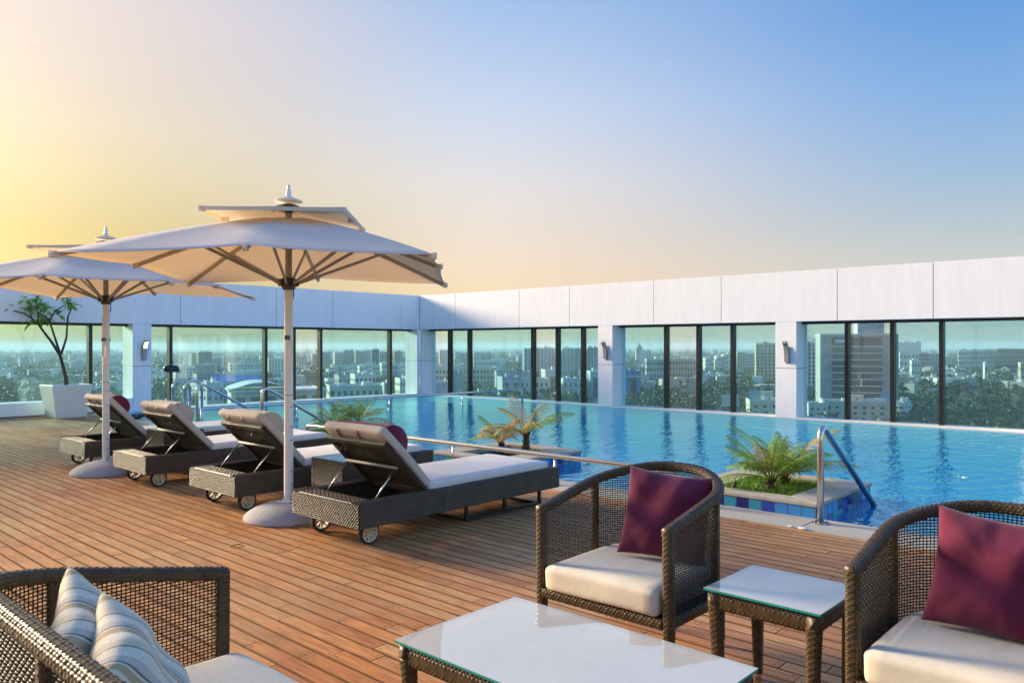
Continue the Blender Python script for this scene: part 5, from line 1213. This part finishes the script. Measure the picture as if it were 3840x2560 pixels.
def wgrid(mb, w, d, h, floors, bays, face, ww=.5, wh=.5, base=0.0, proud=.06, top=1.0):
    """windows of one facade: face 0 front (-y), 1 right (+x), 2 left (-x)"""
    L = w if face == 0 else d; fh = (h - top) / floors; bw = L / bays
    for i in range(bays):
        for j in range(floors):
            c = -L / 2 + bw * (i + .5); z = base + fh * (j + .5); a0, a1, z0, z1 = c - bw * ww / 2, c + bw * ww / 2, z - fh * wh / 2, z + fh * wh / 2
            if face == 0: mb.box(a0, a1, -d / 2 - proud, -d / 2 + .1, z0, z1)
            elif face == 1: mb.box(w / 2 - .1, w / 2 + proud, a0, a1, z0, z1)
            else: mb.box(-w / 2 - proud, -w / 2 + .1, a0, a1, z0, z1)
def building(x, y, turn, w, d, h, style, wall, floors, bays, label, group):
    t = thing('building', label, 'building', (x, y, GZ), math.atan2(-x, y) + turn, group); wm = 'wall_' + wall
    R = random.Random(int(x * 7 + y)); fh = (h - 1.0) / floors; big = w * 2919 / sqrt(x * x + y * y) > 55
    MB().box(-w / 2, w / 2, -d / 2, d / 2, -1, h).build('wall', wm, t)
    mb = MB()                                                         # parapet, stair head, tanks
    for a0, a1, b0, b1 in ((-w / 2 - .1, w / 2 + .1, -d / 2 - .1, -d / 2 + .25), (-w / 2 - .1, w / 2 + .1, d / 2 - .25, d / 2 + .1), (-w / 2 - .1, -w / 2 + .25, -d / 2 + .26, d / 2 - .26), (w / 2 - .25, w / 2 + .1, -d / 2 + .26, d / 2 - .26)): mb.box(a0, a1, b0, b1, h - .2, h + .9)
    if style not in ('shed', 'hall', 'dome', 'office'):
        for _ in range(R.randint(1, 3)):
            a, c = R.uniform(-w * .38, w * .3), R.uniform(-d * .3, d * .2); s_ = R.uniform(.10, .2) * w; hh = R.uniform(1.8, 3.4); mb.box(a, a + s_, c, c + 3.5, h + .01, h + hh)
    mb.build('roof', 'city_trim' if R.random() < .6 else wm, t)
    if style in ('grid', 'tower'):
        mb = MB(); wgrid(mb, w, d, h, floors, bays, 0, .52, .5); k = max(2, int(d / 5)); wgrid(mb, w, d, h, floors, k, 1, .4, .45); wgrid(mb, w, d, h, floors, k, 2, .4, .45)
        tag(mb.build('windows', 'city_window', t), kind='stuff')
        mb = MB()
        if style == 'tower':
            for i in range(bays + 1):
                a = -w / 2 + w / bays * i; mb.box(a - .45, a + .45, -d / 2 - 1.1, -d / 2 + .05, 0, h + (.6 if i % 2 else 1.4))
        else:
            for j in range(floors): mb.box(-w / 2 - .05, w / 2 + .05, -d / 2 - .55, -d / 2 + .05, fh * j + fh * .16, fh * j + fh * .22)
        mb.build('fins' if style == 'tower' else 'balcony_slab', 'city_trim', t)
    elif style == 'house':
        wme = MB().box(-.5, .5, -.10, .08, -.5, .5).mesh('window'); wme.materials.append(MATS['city_window'])
        sme = MB().box(-.62, .62, -.45, .02, .52, .60).mesh('sunshade'); sme.materials.append(MATS['city_trim'])
        for i in range(bays):
            for j in range(max(0, floors - 3), floors):
                cx_ = -w / 2 + w / bays * (i + .5) + R.uniform(-.4, .4); z = fh * (j + .5)
                o = bpy.data.objects.new('window', wme); COL.objects.link(o); o.parent = t; o.location = (cx_, -d / 2, z); o.scale = (w / bays * .36, 1, fh * .42)
                s_ = bpy.data.objects.new('sunshade', sme); COL.objects.link(s_); s_.parent = o
        mb = MB(); wgrid(mb, w, d, h, floors, 2, 1, .3, .4); wgrid(mb, w, d, h, floors, 2, 2, .3, .4); tag(mb.build('side_windows', 'city_window', t), kind='stuff')
        for j in range(1, floors): MB().box(-w / 2 - .06, w / 2 + .06, -d / 2 - .06, -d / 2 + .02, fh * j - .12, fh * j + .06).build('floor_band', 'city_trim', t)
    elif style == 'portal':
        for i in range(bays):
            c = -w / 2 + w / bays * (i + .5); MB().box(c - w / bays * .2, c + w / bays * .2, -d / 2 - .08, -d / 2 + .1, h * .15, h * .80).build('recess', 'city_window', t)
        MB().box(-w / 2 - .15, w / 2 + .15, -d / 2 - .3, -d / 2 + .1, h * .84, h * .88).build('band', 'city_trim', t)
    elif style == 'arch':
        for i in range(bays):
            c = -w / 2 + w / bays * (i + .5)
            for j in (floors - 1, floors - 2):
                hw = w / bays * .2; z0, z1 = fh * j + fh * .15, fh * j + fh * .55; q = [(c - hw, z0), (c + hw, z0), (c + hw, z1)] + [(c + hw * cos(a * pi / 8), z1 + hw * sin(a * pi / 8)) for a in range(1, 8)] + [(c - hw, z1)]
                if j != floors - 1: q = [(c - hw, z0), (c + hw, z0), (c + hw, z1), (c - hw, z1)]
                mb = MB(); mb.quad([(a, -d / 2 - .08, z) for a, z in q])
                for a in range(len(q)):
                    b_ = (a + 1) % len(q); mb.quad([(q[a][0], -d / 2 - .08, q[a][1]), (q[a][0], -d / 2 + .05, q[a][1]), (q[b_][0], -d / 2 + .05, q[b_][1]), (q[b_][0], -d / 2 - .08, q[b_][1])])
                mb.build('window', 'city_window', t)
        for j in range(1, floors + 1): MB().box(-w / 2 - .2, w / 2 + .2, -d / 2 - .3, -d / 2 + .02, fh * j - .25, fh * j + .05).build('cornice', 'city_trim', t)
    elif style == 'shed':
        mb = MB(); P = [(-w / 2 - 1, -d / 2 - 1, h + .9), (w / 2 + 1, -d / 2 - 1, h + .9), (w / 2 + 1, 0, h + 5), (-w / 2 - 1, 0, h + 5), (w / 2 + 1, d / 2 + 1, h + .9), (-w / 2 - 1, d / 2 + 1, h + .9)]
        mb.quad([P[0], P[1], P[2], P[3]]); mb.quad([P[3], P[2], P[4], P[5]]); mb.quad([P[0], P[3], P[5]]); mb.quad([P[1], P[4], P[2]]); mb.build('pitched_roof', 'roof_blue', t)
    elif style == 'hall':
        mb = MB(); n = 14; Q = np.zeros((n + 1, 2, 3))
        for i in range(n + 1):
            u = i / n; Q[i, 0] = (-w / 2 - 1 + (w * .62 + 2) * u, -d / 2 - 1.5, h + 1 + 4.2 * sin(pi * u)); Q[i, 1] = (-w / 2 - 1 + (w * .62 + 2) * u, d / 2, h + 1 + 4.2 * sin(pi * u))
        mb.grid(Q); mb.build('curved_roof', 'city_trim', t); MB().box(-w / 2 - 1.5, w / 2 + 1.5, -d / 2 - 2, d / 2 + 2, h - .4, h + .4).build('roof_slab', 'city_trim', t)
        for i in range(bays):
            c = -w / 2 + w / bays * (i + .5); f = MB().box(c - w / bays * .3, c + w / bays * .3, -d / 2 - .08, -d / 2 + .1, h * .45, h * .85).build('window', 'city_window', t)
            mb = MB()
            for k in range(1, 4): mb.box(c - w / bays * .3 + w / bays * .15 * k - .06, c - w / bays * .3 + w / bays * .15 * k + .06, -d / 2 - .14, -d / 2 - .081, h * .45, h * .85)
            mb.box(c - w / bays * .3, c + w / bays * .3, -d / 2 - .145, -d / 2 - .082, h * .66, h * .675); mb.build('bars', 'city_trim', f)
    elif style == 'dome':
        r = min(w, d) * .42; MB().lathe([(r, h), (r * .98, h + r * .4), (r * .8, h + r * .9), (r * .45, h + r * 1.3), (r * .1, h + r * 1.6), (.1, h + r * 2.1)], n=20).build('dome', wm, t, smooth=True)
        mb = MB(); wgrid(mb, w, d, h, floors, bays, 0, .4, .5); tag(mb.build('windows', 'city_window', t), kind='stuff')
    elif style == 'office':
        MB().box(-w / 2 + 6.5, w / 2 - 8.5, -d / 2 - .25, -d / 2 + .2, 2, h - 1.2).build('curtain_wall', 'office_glass', t)
        MB().box(w / 2 - .2, w / 2 + .25, -d / 2 + 2, d / 2 - 2, 2, h - 1.2).build('curtain_wall', 'office_glass', t)
        for j in range(1, floors):
            z = h - 6.6 - 3.83 * (j - 1)
            if z < 3: break
            MB().box(-w / 2 + 6.3, w / 2 - 8.3, -d / 2 - .75, -d / 2 - .1, z - .28, z + .32).build('floor_band', 'city_trim', t)
            MB().box(w / 2 + .1, w / 2 + .7, -d / 2 + 1.8, d / 2 - 1.8, z - .28, z + .32).build('floor_band', 'city_trim', t)
        mb = MB(); n = 58
        for i in range(n):
            a = -w / 2 + 6.6 + (w - 15.2) * i / (n - 1); mb.box(a - .055, a + .055, -d / 2 - .6, -d / 2 - .24, 2, h - 6.8)
        tag(mb.build('fins', 'wall_grey', t), kind='stuff')
        MB().box(-w / 2 + 8, -w / 2 + 15, -d / 2 - .3, -d / 2 + .1, h - 4.4, h - 2.3).build('window', 'city_trim', t)
        MB().box(0.5, 11.5, -d / 2 + 9, d / 2 - 6, h + .01, h + 7.6).build('penthouse', 'wall_bluegrey', t)
        MB().box(11.5, 15, -d / 2 + 10, d / 2 - 8, h + .02, h + 7.2).build('penthouse', 'wall_grey', t)
        for k in range(5): MB().tube([(-w / 2 + 5 + k * 3.1, -d / 2 + 2, h), (-w / 2 + 5 + k * 3.1, -d / 2 + 2, h + 1.5 + (k % 3) * .7)], .06, 5).build('antenna', 'mast_steel', t)
    return t
BL = [building(*row) for row in CITY]
def by_label(txt): return next(b for b in BL if txt in b['label'])
# rooftop sign on the hospital
hosp = by_label('hospital')
def letters(text, size, loc, parent):
    cu = bpy.data.curves.new('letters', 'FONT'); cu.body = text; cu.size = size; cu.extrude = .12; cu.align_x = 'CENTER'; tmp = bpy.data.objects.new('tmp', cu); COL.objects.link(tmp)
    dg = bpy.context.evaluated_depsgraph_get(); me = bpy.data.meshes.new_from_object(tmp.evaluated_get(dg)); bpy.data.objects.remove(tmp); me.materials.clear(); me.materials.append(MATS['sign_red'])
    o = bpy.data.objects.new('sign_letters', me); COL.objects.link(o); o.parent = parent; o.location = loc; o.rotation_euler = (radians(90), 0, .25); return o
hw_ = 46.3 + .0
_h = [r for r in CITY if 'hospital' in r[10]][0]; HH = _h[5]
letters('GMERS MEDICAL COLLEGE', 1.15, (-1.2, -_h[4] / 2 + .5, HH + 4.4), hosp); letters('AND GEN HOSPITAL GOTRI', 1.15, (-1.2, -_h[4] / 2 + .5, HH + 2.4), hosp)
mb = MB()
for k in range(7): mb.bar((-7.2 + k * 2.0, -_h[4] / 2 + .8, HH), (-7.2 + k * 2.0, -_h[4] / 2 + .8, HH + 5.6), .12)
for z in (2.0, 4.0): mb.bar((-7.4, -_h[4] / 2 + .8, HH + z), (5.0, -_h[4] / 2 + .8, HH + z), .12)
mb.build('sign_frame', 'mast_steel', hosp)
# billboards, masts
def billboard(label, x, y, w, z0, z1, mat, zg=GZ):
    t = thing('billboard', label, 'billboard', (x, y, GZ), math.atan2(-x, y)); MB().box(-w / 2, w / 2, -.2, .2, z0 - GZ, z1 - GZ).build('panel', mat, t)
    mb = MB()
    for k in (-.35, 0, .35): mb.bar((w * k, .5, zg - GZ), (w * k, .5, z1 - GZ), .35)
    mb.bar((-w * .45, .6, z0 - GZ), (w * .45, .6, z1 - GZ), .15); mb.build('frame', 'mast_steel', t)
billboard('white roadside billboard between the mullions left of the third column', 398.7, 201.3, 9.2, -32.2, -25.6, 'wall_white')
billboard('pale blue hoarding on posts behind the cream tank house', 423.0, 197.6, 7.6, -29.0, -24.0, 'panel_blue')
billboard('pale blue hoarding right of the cell mast', 441.0, 133.0, 5.8, -29.0, -23.7, 'panel_blue')
def mast(name, label, x, y, z0, h, w, antennas):
    t = thing(name, label, 'mast', (x, y, z0), .4); mb = MB()
    for sx in (-1, 1):
        for sy in (-1, 1): mb.bar((sx * w, sy * w, 0), (sx * w * .6, sy * w * .6, h), .18)
    n = max(3, int(h / (2.2 * w)))
    for i in range(n):
        a, b_ = h * i / n, h * (i + 1) / n; f0, f1 = w * (1 - .4 * i / n), w * (1 - .4 * (i + 1) / n)
        for p_, q_ in (((-f0, -f0, a), (f1, -f1, b_)), ((f0, -f0, a), (-f1, -f1, b_)), ((f0, -f0, a), (f1, f1, b_)), ((-f0, f0, a), (f1, f1, b_)), ((-f0, f0, a), (-f1, -f1, b_))): mb.bar(p_, q_, .12)
    mb.build('lattice', 'mast_steel', t)
    for k in range(antennas):
        a = k * 1.3; z = h * (.55 + .42 * ((k * .37) % 1)); r_ = w + .5
        if k % 3 == 0: MB().lathe([(.1, 0), (.6, .12), (.62, .3)], n=14, M=Matrix.Translation((r_ * cos(a) * .8, -r_ * .9, z)) @ Matrix.Rotation(radians(90), 4, 'X')).build('dish', 'city_trim', t)
        else: MB().box(-.18, .18, -.1, .1, -1, 1).build('panel_antenna', 'city_trim', t).location = (r_ * cos(a), -abs(r_ * sin(a)), z)
mast('cell_mast', 'mobile mast crowded with antennas in front of the grey office tower', 436.0, 146.4, -29.5, 17.0, 1.6, 14)
mast('lattice_mast', 'thin dark lattice mast far behind the arched grab rails', 293.1, 642.5, GZ, 37.0, 1.3, 0)
tb = thing('roof_block', 'cream rooftop room under the mobile mast', 'building', (434.5, 146.0, -32), math.atan2(-434.5, 146.0)); MB().box(-3.4, 3.4, -2.5, 2.5, -3, 7.0).build('wall', 'wall_cream', tb); MB().box(-.5, .3, -2.6, -2.4, 4.2, 5.2).build('window', 'city_window', tb)
tk = thing('roof_tank', 'cream rooftop water tank room on the house left of the third column', 'building', (424.5, 192.0, -33), math.atan2(-424.5, 192.0)); MB().box(-3.6, 3.6, -2.5, 2.5, 2, 8.6).build('wall', 'wall_cream', tk); MB().box(-.6, .4, -2.6, -2.4, 5.5, 6.6).build('window', 'city_window', tk)
# ------------------------------------------------------------------ city trees, roads, cars
def tree_mass():
    V = []; F = []; fp = [(r[0], r[1], max(r[3], r[4]) * .62) for r in CITY]
    FP = np.array(fp); th = radians(42.46)
    def batch(n, d0, d1, nq, qs, crown):
        D = np.sqrt(rng.uniform(d0 ** 2, d1 ** 2, n)); A = rng.uniform(radians(-37), radians(37), n) + th
        X = D / np.cos(A - th) * np.cos(A); Y = D / np.cos(A - th) * np.sin(A)
        keep = np.ones(n, bool)
        for x, y, r in FP: keep &= (X - x) ** 2 + (Y - y) ** 2 > r * r
        for a, b_ in (((1480, 60), (560, 330)), ((1500, 250), (900, 120))):                 # road corridors stay open
            a = np.array(a); b_ = np.array(b_); u = (b_ - a) / np.linalg.norm(b_ - a); dd = np.abs((X - a[0]) * u[1] - (Y - a[1]) * u[0]); al = (X - a[0]) * u[0] + (Y - a[1]) * u[1]; keep &= ~((dd < 16) & (al > 0) & (al < np.linalg.norm(b_ - a)))
        X, Y = X[keep], Y[keep]; n = len(X); H = rng.uniform(.7, 1.25, n) * crown
        c = np.stack([X, Y, GZ + H], 1)
        dirs = rng.normal(size=(n, nq, 3)); dirs /= np.linalg.norm(dirs, axis=2)[:, :, None]; rad = rng.uniform(.45, 1.05, (n, nq)) ** .6
        lump = 1 + .35 * np.sin(dirs[:, :, 0] * 4 + rng.uniform(0, 6, (n, 1))) * np.cos(dirs[:, :, 1] * 4 + rng.uniform(0, 6, (n, 1)))
        P = c[:, None] + dirs * (rad * lump)[:, :, None] * (H[:, None, None] * np.array([.85, .85, .72])); P = P.reshape(-1, 3); m = len(P)
        u = rng.normal(size=(m, 3)); u /= np.linalg.norm(u, axis=1)[:, None]; w = np.cross(u, rng.normal(size=(m, 3))); w /= np.linalg.norm(w, axis=1)[:, None]; s_ = qs * rng.uniform(.6, 1.3, (m, 1))
        q = np.stack([P - u * s_, P + w * s_ * .7, P + u * s_, P - w * s_ * .7], 1); V.append(q.reshape(-1, 3))
    batch(900, 290, 620, 170, 1.0, 6.0); batch(3000, 620, 1500, 44, 1.8, 6.0); batch(5200, 1500, 4200, 14, 3.6, 8.0)
    V = np.concatenate(V); nq = len(V) // 4; me = bpy.data.meshes.new('city_trees'); me.vertices.add(len(V)); me.vertices.foreach_set('co', V.ravel()); me.loops.add(nq * 4); me.loops.foreach_set('vertex_index', np.arange(nq * 4, dtype=np.int32)); me.polygons.add(nq); me.polygons.foreach_set('loop_start', np.arange(nq, dtype=np.int32) * 4); me.update(calc_edges=True); me.validate()
    me.materials.append(MATS['city_leaf']); o = bpy.data.objects.new('city_trees', me); COL.objects.link(o); tag(o, 'dense mass of city trees beyond the glass walls', None, None, 'stuff')
tree_mass()
# far-off low buildings that read as one mass
mc_, Nc, Lc, pc = new_mat('sprawl'); gc = Nc.new('ShaderNodeNewGeometry'); Lc.new(ramp2(Nc, Lc, gc.outputs['Random Per Island'], 0.1, (.30, .28, .26), 0.9, (.72, .70, .64)).outputs[0], pc.inputs['Base Color']); pc.inputs['Roughness'].default_value = .9
mb = MB()
for q_ in range(900):
    D = random.uniform(1500, 4800) if q_ < 520 else random.uniform(760, 1500); a = radians(42.46) + radians(random.uniform(-36, 36)); x, y = D * cos(a), D * sin(a); w = random.uniform(10, 30); h = random.uniform(9, 26) if q_ < 520 else random.uniform(8, 15); w = w if q_ < 520 else w * .6; M = Matrix.Translation((x, y, GZ)) @ Matrix.Rotation(a - pi / 2 + random.uniform(-.4, .4), 4, 'Z'); mb.box(-w / 2, w / 2, -6, 6, 0, h, M)
    if q_ % 2: mb.box(-w * .2, w * .15, -2, 2, h + .02, h + 2.6, M)
tag(mb.build('distant_city', 'sprawl'), 'far-off sprawl of pale low buildings fading into haze', None, None, 'stuff')
def road(a, b, w, z, label):
    a, b = Vector((*a, z)), Vector((*b, z)); d = (b - a).normalized(); n = Vector((-d.y, d.x, 0)) * w / 2; m = MB(); m.quad([a - n, b - n, b + n, a + n]); tag(m.build('road', 'asphalt'), label, None, None, 'structure'); return a, d, n, (b - a).length
r1 = road((1480, 60), (560, 330), 20, GZ + .05, 'wide city road seen through the last panes'); r2 = road((1500, 250), (900, 120), 14, GZ + .06, 'side road meeting the wide city road')
cm = [MB().box(-2.1, 2.1, -.85, .85, .3, .85), MB()]
def make_car():
    t = thing('car', 'small pale car on the distant road behind the right panes', 'car', (0, 0, GZ), 0, 'cars on the distant road')
    b_ = MB(); pr = [(-2.1, .35), (-2.1, .85), (-1.3, .95), (-.9, 1.42), (.75, 1.42), (1.35, .95), (2.1, .85), (2.1, .35)]
    for s_ in (-1, 1): b_.quad([(x, s_ * .85, z) for x, z in (pr if s_ < 0 else pr[::-1])])
    for (x0, z0), (x1, z1) in zip(pr, pr[1:] + pr[:1]): b_.quad([(x0, -.85, z0), (x0, .85, z0), (x1, .85, z1), (x1, -.85, z1)])
    b_.build('body', 'car_white', t); MB().box(-.85, .7, -.87, .87, .98, 1.36).build('window', 'car_glass', t)
    for x in (-1.3, 1.3):
        for s_ in (-.8, .8): MB().lathe([(.32, -.1), (.32, .1)], n=12, M=Matrix.Translation((x, s_, .32)) @ Matrix.Rotation(radians(90), 4, 'X')).build('wheel', 'rubber', t)
    return t
car0 = make_car(); first = True
for rd, ts in ((r1, (.18, .27, .34, .41, .5, .56, .63, .72)), (r2, (.25, .5, .7))):
    for i, u in enumerate(ts):
        c = car0 if first else copy_tree(car0); first = False; p = rd[0] + rd[1] * rd[3] * u + rd[2] * (.5 if i % 2 else -.45); c.location = (p.x, p.y, GZ + .06); c.rotation_euler = (0, 0, math.atan2(rd[1].y, rd[1].x) + (pi if i % 2 else 0)); c.scale = (1, 1, 1)

# ------------------------------------------------------------------ hazy air round the camera, the roof and the whole city
hz = MB().box(-12500, 12500, -12500, 12500, GZ - 1, 24.0).build('haze', 'sub_deck'); hz.data.materials.clear()
hm = bpy.data.materials.new('haze'); hm.use_nodes = True; hn = hm.node_tree.nodes; hn.remove(hn['Principled BSDF'])
pv_ = hn.new('ShaderNodeVolumePrincipled'); pv_.inputs['Color'].default_value = (.86, .94, 1.0, 1); pv_.inputs['Density'].default_value = 0.00016; pv_.inputs['Anisotropy'].default_value = 0.15
hm.node_tree.links.new(pv_.outputs[0], hn['Material Output'].inputs['Volume']); hz.data.materials.append(hm); tag(hz, 'pale evening haze over the city', None, None, 'stuff')
